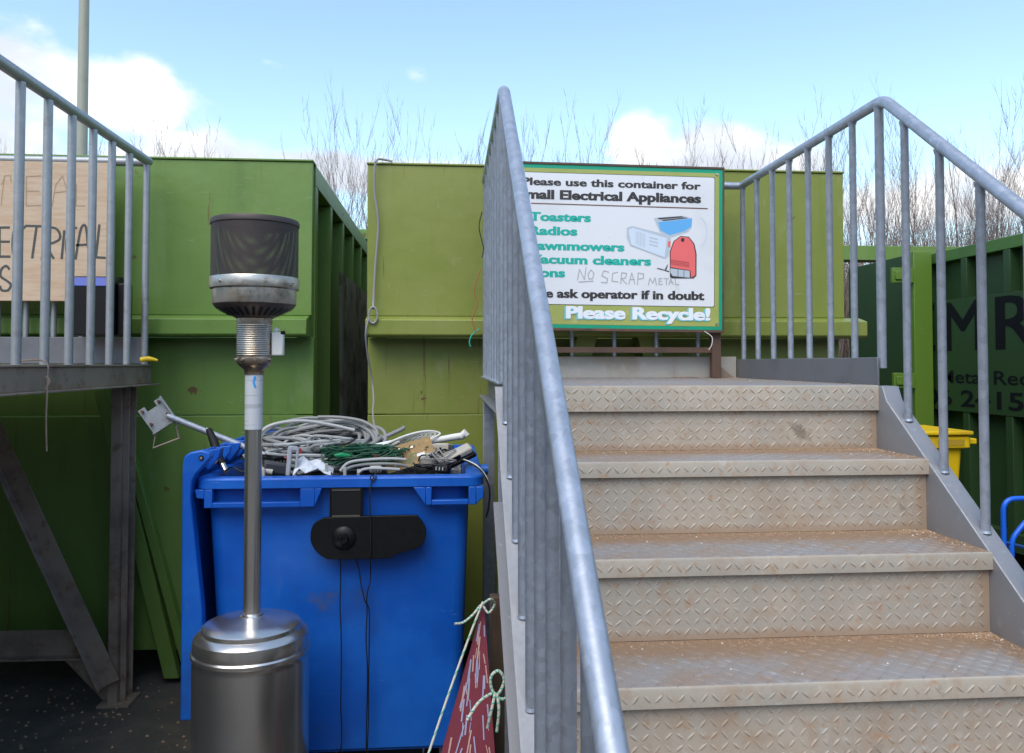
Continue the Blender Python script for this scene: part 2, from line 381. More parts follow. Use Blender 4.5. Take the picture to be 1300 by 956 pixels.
def text_mesh(s, x0, x1, z0, cap, place, bold=.02, lift=0, ref='H'):
    """text scaled to run from x0 to x1 with capitals of height cap; place(x, z) gives a 3D point; returns verts, faces"""
    cu = bpy.data.curves.new('t', 'FONT'); cu.body = s; cu.size = 1; cu.offset = bold; cu.resolution_u = 3
    ob = bpy.data.objects.new('t', cu); col.objects.link(ob)
    dg = bpy.context.evaluated_depsgraph_get(); dg.update()
    me = bpy.data.meshes.new_from_object(ob.evaluated_get(dg))
    cu.body = 'H'; dg.update(); mh = bpy.data.meshes.new_from_object(ob.evaluated_get(dg)); H_ = max(v.co.y for v in mh.vertices); bpy.data.meshes.remove(mh)
    xs = [v.co.x for v in me.vertices]; a, b = min(xs), max(xs)
    vs = [place(x0 + (v.co.x - a) / (b - a) * (x1 - x0), z0 + v.co.y / H_ * cap) for v in me.vertices]
    fs = [tuple(p.vertices) for p in me.polygons]
    bpy.data.objects.remove(ob); bpy.data.curves.remove(cu); bpy.data.meshes.remove(me)
    return vs, fs
def flat_build(mb, name, m, parent):
    o = mb.build(name, m, parent, smooth=False)
    return o
def ribbon(mb, pts, width, place):
    """flat stroke through 2D points"""
    P = [Vector((p[0], p[1])) for p in pts]
    for i in range(len(P) - 1):
        d = (P[i + 1] - P[i])
        if d.length < 1e-6: continue
        d.normalize(); g = Vector((-d.y, d.x)) * width / 2; e = d * width * .3
        a, b = P[i] - e, P[i + 1] + e
        k = .00005 * (len(mb.f) % 7)
        mb.add([place(*(a + g), k), place(*(b + g), k), place(*(b - g), k), place(*(a - g), k)], [(0, 1, 2, 3)])

# ------------------------------------------------------------------ ground
g = MB(); S = 150; n = 40
ys = [-60 + 300 * i / n for i in range(n + 1)]
for i in range(n + 1):
    for j in range(n + 1): g.v.append(Vector((-S + 2 * S * i / n, ys[j], 0)))
for i in range(n):
    for j in range(n): g.face((i * (n + 1) + j, (i + 1) * (n + 1) + j, (i + 1) * (n + 1) + j + 1, i * (n + 1) + j + 1))
tag(g.build('ground', concrete, smooth=False), kind='structure')

# ------------------------------------------------------------------ steel staircase with landing
G, RS, Y0, ZL = .29, .2241, 2.70, 1.569
XL, XR = .217, 1.509            # tread ends
RAIL_L, RAIL_R = .187, 1.54
YB = 4.10                       # back of landing
HR = 1.015                      # handrail height
SL = RS / G
stair = thing('staircase', (.86, 2.7, 0), 'galvanised steel staircase with dusty chequer plate treads, landing and barred railings', 'staircase')
# treads and risers
def tread_bm(h, depth):
    mb = MB()
    prof = [(0, -h), (0, -.006), (.0018, -.0018), (.006, 0), (depth, 0), (depth, -.005), (.008, -.005), (.005, -.008), (.005, -h)]
    return mb, prof
for k in range(0, 7):
    yf, z = Y0 - G * k, ZL - RS * k
    h = .088 if k == 0 else .048
    mb, prof = tread_bm(h, .307 if k else YB - Y0)
    mb.cur = 0
    base = Vector((XL, yf, z))
    mb.prism(prof, base, (0, 1, 0), (0, 0, 1), (XR - XL, 0, 0))
    # the top faces carry the worn tread material
    for i, f in enumerate(mb.f):
        if all(abs(mb.v[q].z - z) < 1e-5 for q in f): mb.mi[i] = 1
    lenses(mb, base + Vector((0, 0, -h)), (1, 0, 0), (0, 0, 1), (0, -1, 0), XR - XL, h - .004)
    mb.cur = 1
    lenses(mb, base, (1, 0, 0), (0, 1, 0), (0, 0, 1), XR - XL, (.30 if k else YB - Y0 - .02), h=.0021 if k else .0011)
    mb.build('landing_deck' if k == 0 else 'tread', [tread_m, deck_m if k == 0 else tread_top_m], stair, angle=28, loc=(XL, yf, z))
    # riser under it
    mb = MB(); zt, zb = z - h + .004, z - RS + .001
    mb.box(XL, XR, yf + .017, yf + .021, zb, zt)
    lenses(mb, (XL, yf + .017, zb), (1, 0, 0), (0, 0, 1), (0, -1, 0), XR - XL, zt - zb)
    mb.build('riser', riser_m, stair, angle=28, loc=(XL, yf, z - RS))
# stringers: channel with flanges turned outward
def stringer(xw, side):
    mb = MB(); t = .006; fl = .060
    off = .016
    zt = lambda y: ZL - off - (Y0 - y) * SL
    ye = Y0 - 6.95 * G
    yt = Y0 - .045
    dz = .34
    # one folded L profile swept down the slope, its outer corner rounded
    prof = [(0, -dz), (0, -.006), (.0008, -.0028), (.0028, -.0008), (.006, 0), (fl, 0), (fl, -.008), (t + .001, -.008), (t + .001, -dz)]
    line = [(ye, zt(ye)), (yt, zt(yt)), (Y0 - .02, ZL - .003), (Y0 + .06, ZL - .003)]
    n_ = len(prof); b0 = len(mb.v)
    for yy, zz in line:
        for a_, c_ in prof: mb.v.append(Vector((xw + side * a_, yy, max(.003, zz + c_))))
    for i in range(len(line) - 1):
        for j in range(n_):
            j2 = (j + 1) % n_; mb.face((b0 + i * n_ + j, b0 + i * n_ + j2, b0 + (i + 1) * n_ + j2, b0 + (i + 1) * n_ + j))
    mb.face([b0 + j for j in range(n_)]); mb.face([b0 + (len(line) - 1) * n_ + j for j in range(n_)])
    bot = [(ye + .25, .012), (yt, zt(yt) - dz + .008)]
    mb.prism(bot + [(a, b - .008) for a, b in bot][::-1], (xw + side * .0075, 0, 0), (0, 1, 0), (0, 0, 1), (side * fl, 0, 0))
    return mb.build('stringer', galv_plate, stair, angle=50)
stringer(XR + .0005, 1); stringer(XL - .0005, -1)
# kick plates round the landing
kb = MB(); kb.box(XR + .002, XR + .010, Y0 + .01, YB, ZL - .002, ZL + .098)
kb.build('kick_plate', mat('shaded_zinc_plate', (.20, .205, .225), .5, .35, [((.14, .14, .15), 5, .45, .7, .6), ((.26, .2, .15), 9, .6, .74, .5)], bump=.15), stair, bevel=.002)  # darker zinc carries the shade of this side-facing plate in its colour
kb = MB(); kb.box(XL - .02, XR - .0, YB - .008, YB, ZL + .001, ZL + .112)
kp_m = mat('dusty_kick_plate', (.40, .385, .35), .65, .1, [((.34, .27, .20), 4, .45, .66, .6), ((.5, .48, .44), 15, .55, .7, .5), ((.22, .18, .14), 8, .66, .75, .5)])
kb.build('kick_plate', kp_m, stair, bevel=.002)
# landing frame: recessed channel with a low flange at the open side
for xs, sd in ((XL - .004, -1), (XR + .004, 1)):
    fb = MB()
    fb.box(min(xs, xs + sd * .008), max(xs, xs + sd * .008), Y0 + .062, YB + .03, ZL - .085, ZL - .007)
    fb.box(min(xs, xs + sd * .055), max(xs, xs + sd * .055), Y0 + .0, YB + .03, ZL - .094, ZL - .0855)
    fb.build('landing_beam', galv_plate, stair, bevel=.002)
for x in (.176, XR - .02):
    for y in (YB - .10, Y0 + .05):
        cb = MB(); c0 = x
        cb.box(c0, c0 + .055, y, y + .008, .012, ZL - .095); cb.box(c0 + .0235, c0 + .0315, y + .0085, y + .0795, .012, ZL - .095); cb.box(c0, c0 + .055, y + .08, y + .088, .012, ZL - .095)
        cb.box(c0 - .03, c0 + .085, y - .03, y + .12, .001, .0115)
        cb.build('column', galv, stair, bevel=.0015)
# railings: handrail with balusters as sub-parts
RR, RB = .0198, .0130
zr = lambda y: (ZL + HR) - max(0, Y0 - y) * SL
def railing(x, zfoot_landing, zfoot_off, n_stair):
    mb = MB()
    ye = Y0 - 6.5 * G
    pts = path([(x, ye, zr(ye) - .35), (x, ye, zr(ye)), (x, Y0, zr(Y0)), (x, YB - .02, zr(YB))], .05)
    mb.tube(pts, RR, 20)
    rl = mb.build('handrail', galv, stair)
    for i in range(8):
        y = Y0 + .03 + i * .19
        if i == 7: y = YB - .035
        rb = RB if i else RB + .003; zt_ = zr(y) - RR + .004; b = MB().tube([(x, y, zfoot_landing), (x, y, zt_ - .012), (x, y, zt_ - .008), (x, y, zt_)], [rb, rb, rb + .002, rb + .0045], 14); b.build('baluster', galv, rl)
    for i in range(n_stair):
        y = Y0 - .128 - i * .19
        zf = ZL - .016 - (Y0 - y) * SL + zfoot_off
        zt_ = zr(y) - RR - .002; b = MB().tube([(x, y, zf), (x, y, zt_ - .012), (x, y, zt_ - .008), (x, y, zt_ + .004)], [RB, RB, RB + .002, RB + .0045], 14)
        b.tube([(x, y, zf - .002), (x, y, zf + .005)], [RB + .003, RB + .001], 14)
        b.build('baluster', galv, rl)
    return rl
rr = railing(RAIL_R, ZL + .06, 0, 9)
rl = railing(RAIL_L, ZL + .012, 0, 9)
# flat bar under the balusters along the open side of the landing
MB().box(RAIL_L - .022, RAIL_L + .022, Y0 + .062, YB, ZL + .004, ZL + .012).build('bottom_bar', galv, rl, bevel=.001)
# back railing
mb = MB(); mb.tube([(RAIL_L, YB - .02, ZL + HR - .002), (RAIL_R, YB - .02, ZL + HR - .002)], .0195, 16)
br = mb.build('handrail', galv, stair)
for i in range(6):
    x = .417 + i * .2235
    if x < RAIL_R - .05: MB().tube([(x, YB + .016, ZL - .05), (x, YB + .016, ZL + HR - .01)], RB - .002, 12).build('baluster', galv, br)
# dark wedge gusset at the landing's back corner
MB().prism([(0, 0), (.13, 0), (.055, .062)], (1.36, YB - .013, ZL + .004), (1, 0, 0), (0, 0, 1), (0, -.004, 0)).build('gusset', galv_old, stair)

# loose grit lying in the corners of the treads
gm = MB()
def crumb(x, y, z, r_):
    a = random.random() * 6
    vs = []
    for k in range(4):
        vs.append((x + r_ * math.cos(a + k * 1.57) * random.uniform(.6, 1.2), y + r_ * math.sin(a + k * 1.57) * random.uniform(.6, 1.2), z - .0006))
    vs.append((x, y, z + r_ * random.uniform(.5, 1.0)))
    gm.cur = 1 if random.random() < .06 else 0
    gm.add(vs, [(0, 1, 4), (1, 2, 4), (2, 3, 4), (3, 0, 4)])
for k in range(0, 6):
    yf, z = Y0 - G * k, ZL - RS * k + .0005
    yb = yf + (.300 if k else YB - Y0 - .015)
    for _ in range(900):
        x = random.uniform(XL + .01, XR - .008)
        if random.random() < .4: x = XR - .008 - abs(random.gauss(0, .06))
        y = yb - abs(random.gauss(0, .022)); 
        if random.random() < .25: y = random.uniform(yf + .02, yb)
        if random.random() < .12: x = XR - .006 - abs(random.gauss(0, .012))
        if x < XL: continue
        crumb(x, y, z, random.uniform(.0012, .0042) * (1.3 if random.random() < .1 else 1))
tag(gm.build('grit', [dust_m, grit_w], smooth=False), 'brown grit and crumbs in the corners of the stair treads', 'grit', kind='stuff')

# ------------------------------------------------------------------ waste containers
def container(loc_x0, x1, yf, length, zt, paint, name_label, ledge_x=(0, 0), side_ribs=True, zl=(1.784, 1.895), spacing=.56, trap=False, thin_left=False):
    x0 = loc_x0
    c = thing('waste_container', ((x0 + x1) / 2, yf + length / 2, 0), name_label, 'container')
    t = .03
    # upper end panel with a capping edge
    MB().box(x0, x1, yf, yf + t, zl[1] + .001, zt - .012).build('upper_end_panel', paint, c, bevel=.004)
    MB().box(x0 - .004, x1 + .004, yf - .008, yf + .10, zt - .011, zt).build('top_edge', paint, c, bevel=.003)
    # ledge with chamfered top
    lb = MB(); d = .085
    lb.prism([(-d + .012, zl[0]), (-d, zl[0] + .012), (-d, zl[1] - .022), (0 - .002, zl[1]), (.06, zl[1]), (.06, zl[0])],
             (x0 + ledge_x[0], yf, 0), (0, 1, 0), (0, 0, 1), (x1 + ledge_x[1] - x0 - ledge_x[0], 0, 0))
    lb.build('end_beam', paint, c, bevel=.004)
    # lower end panel set back, two plates with a weld seam
    sm = 1.372
    MB().box(x0, x1, yf + .07, yf + .10, sm + .003, zl[0] - .001).build('lower_end_panel', paint, c, bevel=.003)
    MB().box(x0, x1, yf + .068, yf + .10, .16, sm - .002).build('lower_end_panel', paint, c, bevel=.003)
    # sides
    for sx, s in ((x0, 1), (x1, -1)):
        pn = MB(); a, b = sx + s * .09, sx + s * .095
        pn.box(min(a, b), max(a, b), yf + .105, yf + length - .05, .2, zt - .05)
        sp = pn.build('side_panel', paint, c)
        a, b = sx, sx + s * .10
        MB().box(min(a, b), max(a, b), yf + .101, yf + length, zt - .115, zt - .001).build('top_rail', paint, c, bevel=.004)
        MB().box(min(a, b), max(a, b), yf + .101, yf + length, .16, .30).build('bottom_rail', paint, c, bevel=.004)
        a, b = sx, sx + s * .089
        MB().box(min(a, b), max(a, b), yf + .101, yf + .185, .301, zt - .116).build('rib', paint, c, bevel=.003)
        k = 1
        while k * spacing + .2 < length:
            y = yf + .1 + k * spacing
            MB().box(min(a, b), max(a, b), y, y + .07, .301, zt - .116).build('rib', paint, c, bevel=.003); k += 1
    MB().box(x0 + .1, x1 - .1, yf + length - .04, yf + length, .2, zt - .02).build('rear_panel', paint, c)
    MB().box(x0 + .1, x1 - .1, yf + .101, yf + length - .041, .18, .199).build('floor_plate', paint, c)
    for sx in (x0 + .15, x1 - .28):
        MB().tube([(sx, yf + .3, .08), (sx + .13, yf + .3, .08)], .08, 18).build('roller', rust, c)
        MB().tube([(sx, yf + length - .3, .08), (sx + .13, yf + length - .3, .08)], .08, 18).build('roller', rust, c)
    return c
cL = container(-3.216, -.716, 4.25, 6.0, 2.719, green_l, 'mid green steel waste container behind the patio heater and blue bin', ledge_x=(0, -.012))
# sloping strengthening rails on the left container's lower end
for a0, a1 in (((-1.84, 1.60), (-1.45, .03)), ((-1.66, 1.18), (-1.345, .03))):
    w_ = .075 if a0[0] < -1.7 else .045
    m_ = MB(); m_.prism([(a0[0], a0[1]), (a0[0] + w_, a0[1]), (a1[0] + w_, a1[1]), (a1[0], a1[1])], (0, 4.262, 0), (1, 0, 0), (0, 0, 1), (0, .055, 0))
    m_.build('sloping_rail', green_l, cL, bevel=.003)
# rust scabs along the ledge
for x, z, r_ in ((-1.05, 1.79, .03), (-.90, 1.79, .02), (-.735, 1.893, .02)):
    pass
cR = container(-.43, 2.185, 4.25, 6.0, 2.712, green_r, 'olive green steel waste container behind the landing and the recycling sign', ledge_x=(0, .085))
# lifting frame seen under the sign
for x, lean in ((.66, 1), (1.02, -1)):
    b_ = MB(); o_ = .045 * lean
    b_.prism([(0 - o_ * .6, .0), (.11 - o_ * .6, .0), (.11 + o_ * .4, .16), (0 + o_ * .4, .16)], (x, 4.175, 1.63), (1, 0, 0), (0, 0, 1), (0, .14, 0))
    b_.build('lifting_lug', green_r, cR, bevel=.004)
MB().box(.60, 1.22, 4.20, 4.31, 1.52, 1.60).build('lifting_bar', green_r, cR, bevel=.004)

MB_n = thing('waste_container', (-7.3, 1.5, 0), 'added unseen green waste container beyond the left platform that blocks low light', 'container')  # added out of view to keep low light from under the platform
MB().box(-8.5, -6.1, -1.6, 4.9, .2, 2.72).build('shell', green_l, MB_n, bevel=.01)
for k in range(10): MB().box(-6.098, -6.02, -1.5 + k * .66, -1.42 + k * .66, .25, 2.60).build('rib', green_l, MB_n)
MB().box(-6.099, -6.0, -1.6, 4.9, 2.605, 2.72).build('top_rail', green_l, MB_n)
# container with lettering on the right, side towards us
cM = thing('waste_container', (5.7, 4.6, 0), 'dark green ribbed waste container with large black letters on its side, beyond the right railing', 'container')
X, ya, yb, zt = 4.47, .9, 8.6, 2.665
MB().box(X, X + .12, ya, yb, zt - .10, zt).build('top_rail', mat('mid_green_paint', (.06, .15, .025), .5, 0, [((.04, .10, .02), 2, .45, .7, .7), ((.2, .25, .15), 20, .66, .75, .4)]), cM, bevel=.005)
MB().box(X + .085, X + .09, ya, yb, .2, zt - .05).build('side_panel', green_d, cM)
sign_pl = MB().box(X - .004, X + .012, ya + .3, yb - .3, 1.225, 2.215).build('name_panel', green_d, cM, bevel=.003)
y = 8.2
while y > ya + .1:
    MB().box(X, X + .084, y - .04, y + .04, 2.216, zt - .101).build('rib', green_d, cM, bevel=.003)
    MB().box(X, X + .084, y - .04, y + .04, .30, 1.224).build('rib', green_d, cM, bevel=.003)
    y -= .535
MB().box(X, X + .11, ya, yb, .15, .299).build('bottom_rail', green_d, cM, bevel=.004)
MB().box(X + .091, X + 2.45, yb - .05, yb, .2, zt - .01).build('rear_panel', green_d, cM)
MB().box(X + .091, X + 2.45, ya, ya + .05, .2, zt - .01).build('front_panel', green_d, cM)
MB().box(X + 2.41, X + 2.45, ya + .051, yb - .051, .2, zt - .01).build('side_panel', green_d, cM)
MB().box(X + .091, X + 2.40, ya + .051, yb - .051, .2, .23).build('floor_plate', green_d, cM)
plc = lambda a, b: Vector((X - .0062, 8.0 - a, b))
for s_, y0_, y1_, z_, cap_, bd in (('E', 7.62, 7.02, 1.76, .43, 0), ('M', 6.86, 6.36, 1.76, .43, 0), ('R', 6.18, 5.72, 1.76, .43, 0),
                         ('European Metal Recycling', 8.1, 5.18, 1.475, .11, .012), ('01206 241534', 7.75, 5.48, 1.275, .14, .02)):
    lt = MB()
    for q_, dx in enumerate((0, .015, -.015) if len(s_) == 1 else (0,)):
        vs, fs = text_mesh(s_, 8.0 - y0_, 8.0 - y1_, z_, cap_, lambda a, b: plc(a + dx, b) - Vector((q_ * .0004, 0, 0)), bold=bd); lt.add(vs, fs)
    flat_build(lt, 'lettering', letter_navy, sign_pl)
# rear door folded out beside the container
dr = MB(); dr.box(4.31, 4.35, 7.07, 8.29, .35, 2.67); door = dr.build('rear_door', green_d, cM, bevel=.004)
MB().box(4.262, 4.438, 7.0, 7.065, .3, 2.675).build('door_post', green_b, cM, bevel=.004)
for z0, z1 in ((2.385, 2.525), (1.42, 1.56), (.55, .69)):
    lm = MB(); lm.box(4.055, 4.255, 6.99, 7.03, z0, z1); lm.box(4.075, 4.20, 6.975, 6.989, z0 + .03, z1 - .03)
    lm.build('hinge_plate', green_b, cM, bevel=.004)
# beam across behind, and a further container row
gb = thing('loading_gantry', (5.3, 9.8, 0), 'green steel cross beam on posts spanning behind the containers on the right', 'gantry')
MB().box(3.2, 8.2, 9.5, 9.75, 2.93, 3.11).build('cross_beam', green_l, gb, bevel=.005)
for x in (3.25, 8.0): MB().box(x, x + .15, 9.55, 9.70, 0, 2.929).build('post', green_l, gb, bevel=.004)
cF = thing('waste_container', (-1.2, 12.3, 0), 'green waste container far back, glimpsed through the gap between the two front containers', 'container')
MB().box(-2.4, .0, 10.6, 10.65, .2, 3.27).build('end_panel', rust, cF)
MB().box(-2.45, .05, 10.5, 10.75, 3.271, 3.40).build('top_rail', green_l, cF, bevel=.004)
for x in (-2.4, -.05): MB().box(x, x + .05, 10.76, 14.2, .2, 3.27).build('side_panel', green_d, cF)
# corrugated sheet leaning in the gap
sb = MB(); pts_ = []
N_ = 60
for i in range(N_ + 1):
    y = 5.05 + (6.75 - 5.05) * i / N_
    pts_.append((-.665 + .018 * math.sin(i * 2 * math.pi / 6), y))
for i, (x, y) in enumerate(pts_):
    zt_ = 2.22; zb_ = .35 + .05 * math.sin(i * .7)
    sb.v += [Vector((x, y, zb_)), Vector((x - .02, y, zt_)), Vector((x + .004, y, zb_)), Vector((x - .016, y, zt_))]
for i in range(N_):
    a = i * 4; b = a + 4
    sb.face((a, a + 1, b + 1, b)); sb.face((a + 2, b + 2, b + 3, a + 3)); sb.face((a + 1, a + 3, b + 3, b + 1)); sb.face((a, b, b + 2, a + 2))
tag(sb.build('corrugated_sheet', sheet_m), 'dirty dark grey corrugated sheet standing in the gap against the left container', 'sheet')

# ------------------------------------------------------------------ left platform
PX, PZ = -1.50, 1.640
plat = thing('raised_platform', (-3.5, 1.8, 0), 'weathered steel access platform on braced legs at the left edge', 'platform')
MB().box(-5.6, PX + .02, -.6, 4.12, PZ - .008, PZ).build('deck_plate', galv_old, plat, bevel=.001)
eb = MB(); eb.box(PX + .004, PX + .012, -.6, 4.14, PZ - .095, PZ - .009); eb.box(PX - .03, PX + .05, -.6, 4.16, PZ - .103, PZ - .0955)
eb.build('edge_beam', galv_old, plat, bevel=.0015)
eb = MB(); eb.box(-5.6, PX, 4.06, 4.068, PZ - .10, PZ - .009); eb.build('edge_beam', galv_old, plat)
MB().box(-5.6, PX - .005, 4.075, 4.083, PZ + .004, PZ + .135).build('kick_plate', mat('grey_kick_plate', (.155, .165, .19), .55, .3, [((.11, .11, .12), 5, .45, .7, .6)]), plat, bevel=.002)
def hbeam(x, y, z0, z1, nm, w_=.078):
    p = MB()
    p.box(x, x + .045, y, y + .008, z0, z1); p.box(x + .049, x + w_, y + .02, y + .028, z0, z1); p.box(x + .0455, x + .0485, y, y + .10, z0, z1)
    p.box(x, x + w_, y + .101, y + .109, z0, z1)
    p.box(x - .04, x + w_ + .03, y - .03, y + .13, .001, .012)
    return p.build(nm, galv_old, plat, bevel=.0015)
hbeam(-1.630, 4.02, .0125, PZ - .104, 'leg'); hbeam(-3.2, 4.02, .0125, PZ - .104, 'leg'); hbeam(-1.63, .2, .0125, PZ - .104, 'leg'); hbeam(-5.4, .2, .0125, PZ - .104, 'leg'); hbeam(-5.4, 4.02, .0125, PZ - .104, 'leg')
# diagonal brace (angle section) and low cross beam
def bar_xz(p0, p1, w_, y0, y1, nm):
    a, b = Vector(p0), Vector(p1); d = (b - a).normalized(); g_ = Vector((-d.y, d.x)) * w_ / 2
    m_ = MB(); m_.prism([tuple(a + g_), tuple(b + g_), tuple(b - g_), tuple(a - g_)], (0, y0, 0), (1, 0, 0), (0, 0, 1), (0, y1 - y0, 0))
    g2 = Vector((-d.y, d.x)) * (w_ / 2 - .004)
    g3 = Vector((-d.y, d.x)) * (w_ / 2 + .004)
    m_.prism([tuple(a + g3), tuple(b + g3), tuple(b + g2), tuple(a + g2)], (0, y0 - .05, 0), (1, 0, 0), (0, 0, 1), (0, .049, 0))
    m_.build(nm, galv_old, plat, bevel=.0015)
bar_xz((-1.600, .12), (-2.28, 1.60), .085, 3.985, 3.993, 'brace')
bar_xz((-1.69, .30), (-3.15, .31), .125, 4.035, 4.043, 'cross_beam')
MB().prism([(-1.86, .235), (-1.66, .235), (-1.62, .02), (-1.66, .02)], (0, 4.046, 0), (1, 0, 0), (0, 0, 1), (0, .008, 0)).build('gusset', galv_old, plat)
# railings
side_y = [4.08, 3.865, 3.67, 3.48, 3.29, 3.10, 2.905, 2.71, 2.52, 2.33, 2.14, 1.95] + [1.76 - .19 * i for i in range(12)]
mb = MB(); mb.tube([(PX, -.5, 2.655), (PX, 4.10, 2.655)], .0225, 20); hl = mb.build('handrail', galv_old_rail, plat)
for i, y in enumerate(side_y):
    b = MB().tube([(PX, y, PZ + .001), (PX, y, 2.634)], .0165, 14)
    b.build('baluster', galv_old_rail, hl)
mb = MB(); mb.tube([(-5.6, 4.10, 2.652), (PX, 4.10, 2.652)], .0215, 18); hb = mb.build('handrail', galv_old_rail, plat)
for i in range(29):
    x = -1.685 - i * .132
    if i in (0, ): continue
    MB().tube([(x, 4.115, PZ - .05), (x, 4.115, 2.64)], .014, 12).build('baluster', galv_old_rail, hb)
# plywood sign with hand lettering
def pf(x, y): # measured board coordinates
    return (-2.19513 + .0036741 * x + 6.48644e-05 * y - 5.56658e-08 * x * y + 3.23302e-07 * x * x, 3.41836 + .000131588 * x - .00384697 * y - 2.85163e-07 * x * y + 2.13477e-08 * x * x - 6.68724e-11 * x * x * y)
psn = thing('plywood_sign', (-2.3, 4.05, 1.95), 'bare plywood board with hand drawn capital letters on the left platform railing', 'sign')
MB().box(-2.95, -1.676, 4.052, 4.070, 1.950, 2.634).build('board', ply, psn, bevel=.002)
pl3 = lambda a, b, k=0: Vector((a, 4.0512 - k, b))
Z4 = lambda pts: [pf(p[0] / 4.55, 190 + p[1] / 4.55) for p in pts]
lm = MB()
strokes = [
    [(0, 450), (52, 450)], [(0, 532), (52, 532)], [(0, 618), (55, 618)], [(-4, 450), (-4, 618)],       # E
    [(118, 455), (95, 452), (78, 475), (72, 540), (76, 600), (90, 622), (118, 615)],          # C
    [(133, 455), (150, 440), (290, 445)], [(210, 445), (185, 625)],                            # T
    [(262, 450), (240, 635)], [(262, 448), (320, 455), (345, 490), (335, 525), (255, 555)], [(262, 555), (308, 628)],      # R
    [(370, 470), (355, 628)],                                                                   # I
    [(440, 452), (412, 458), (388, 500), (380, 570), (390, 615), (418, 622)],                 # C
    [(435, 630), (460, 480), (478, 438), (495, 450), (505, 540), (515, 625)], [(440, 552), (510, 548)],    # A
    [(572, 436), (552, 622), (605, 625)],                                                      # L
    [(52, 690), (35, 672), (8, 690), (2, 730), (35, 755), (62, 780), (45, 812), (10, 812), (0, 790)],    # S
]
for s_ in strokes:
    q = spline([Vector((a, b, 0)) for a, b in s_], 3) if len(s_) > 3 else [Vector((a, b, 0)) for a, b in s_]
    ribbon(lm, Z4([(v.x, v.y) for v in q]), .0115, pl3)
# first letters of the row, beyond the picture
for bx in (-2.36, -2.62):
    if bx == -2.36:
        ribbon(lm, [(bx, 2.315), (bx - .02, 2.145), (bx + .1, 2.14)], .0115, pl3)
    else:
        ribbon(lm, [(bx + .11, 2.315), (bx, 2.31), (bx - .01, 2.145), (bx + .11, 2.14)], .0115, pl3); ribbon(lm, [(bx, 2.23), (bx + .09, 2.23)], .0115, pl3)
flat_build(lm, 'lettering', marker, psn)
lm = MB()
for s_ in [[(25, 150), (5, 320)], [(10, 200), (28, 150), (60, 150)], [(60, 150), (62, 185)], [(235, 150), (150, 155), (150, 325), (235, 322)], [(155, 240), (225, 238)],
           [(300, 325), (320, 205), (360, 150), (385, 235), (395, 300)], [(310, 248), (388, 240)], [(440, 200), (436, 325), (490, 325)],
           [(-150, 320), (-140, 150), (-100, 240), (-60, 150), (-50, 320)]]:
    ribbon(lm, Z4(s_), .0045, pl3)
flat_build(lm, 'faint_lettering', pencil, psn)
# black box with blue flap on the railing
bb = thing('litter_box', (-1.66, 3.98, 1.775), 'small black box with a blue sloping flap fixed to the left platform railing', 'box')
b_ = MB(); b_.prism([(3.90, 1.778), (3.90, 2.015), (3.99, 2.066), (4.045, 2.066), (4.045, 1.778)], (-1.80, 0, 0), (0, 1, 0), (0, 0, 1), (.215, 0, 0)); b_.build('body', black_pl, bb, bevel=.006)
f_ = MB(); f_.prism([(3.896, 2.012), (3.930, 2.056), (3.936, 2.052), (3.902, 2.008)], (-1.79, 0, 0), (0, 1, 0), (0, 0, 1), (.195, 0, 0)); f_.build('flap', mat('blue_flap', (.02, .05, .32), .35), bb, bevel=.002)
b2 = MB(); b2.box(-1.582, -1.545, 3.95, 4.045, 1.778, 2.03); b2.build('side_post', black_pl, bb, bevel=.006)
# yellow capped end on the deck edge
yc = MB(); yc.tube([(-1.487, 4.0, 1.664), (-1.45, 4.0, 1.668), (-1.43, 4.0, 1.665), (-1.408, 4.0, 1.660)], [.012, .013, .010, .006], 14)
tag(yc.build('plug', yellow_pl), 'small yellow plug poking out at the corner of the left platform deck', 'plug')
hw = MB(); hw.tube(spline([(-1.56, 3.05, 1.655), (-1.48, 3.02, 1.658), (-1.440, 3.0, 1.64), (-1.438, 3.0, 1.59), (-1.442, 3.0, 1.45), (-1.438, 3.0, 1.33)], 6), .003, 8)
hw.tube(spline([(-1.445, 3.0, 1.60), (-1.432, 3.0, 1.58), (-1.447, 3.0, 1.55)], 4), .004, 6)
tag(hw.build('wire', galv_old), 'rusty wire hanging down from the edge of the left platform', 'wire')

# ------------------------------------------------------------------ recycling sign on the landing
YS = 3.98
def sf(x, y):
    return (-2.13322 + .00353899 * x + 1.21486e-05 * y + 5.77621e-08 * x * y + 3.53582e-07 * x * x - 1.17022e-10 * x * x * y,
            3.39 + .000122711 * x - .00379984 * y - 2.23296e-07 * x * y + 1.54103e-08 * x * x - 6.28993e-11 * x * x * y)
sg = thing('recycling_sign', (.82, YS, ZL), 'large green and white recycling sign on a rusty frame standing on the landing', 'sign')
SX0, SX1, SZ0, SZ1 = .262, 1.392, 1.822, 2.648
fr = MB()
fr.box(SX0 - .012, SX1 + .010, YS - .004, YS + .03, SZ0 - .014, SZ0 - .0005); fr.box(SX0 - .012, SX1 + .010, YS - .004, YS + .03, SZ1 + .0005, SZ1 + .012)
fr.box(SX0 - .012, SX0 - .0005, YS - .0035, YS + .03, SZ0, SZ1); fr.box(SX1 + .0005, SX1 + .010, YS - .0035, YS + .03, SZ0, SZ1)
fr.build('frame', brown_steel, sg, bevel=.0015)
ps = MB(); ps.box(SX1 - .040, SX1 + .008, YS + .031, YS + .071, ZL + .003, SZ1 - .02); ps.build('post', brown_steel, sg, bevel=.0015)
ps = MB(); ps.box(SX0 - .01, SX0 + .035, YS + .031, YS + .071, ZL + .003, SZ1 - .02); ps.build('post', brown_steel, sg, bevel=.0015)
ps = MB(); ps.box(SX0 + .036, SX1 - .041, YS + .035, YS + .068, 1.700, 1.728); ps.build('lower_rail', brown_steel, sg, bevel=.0015)
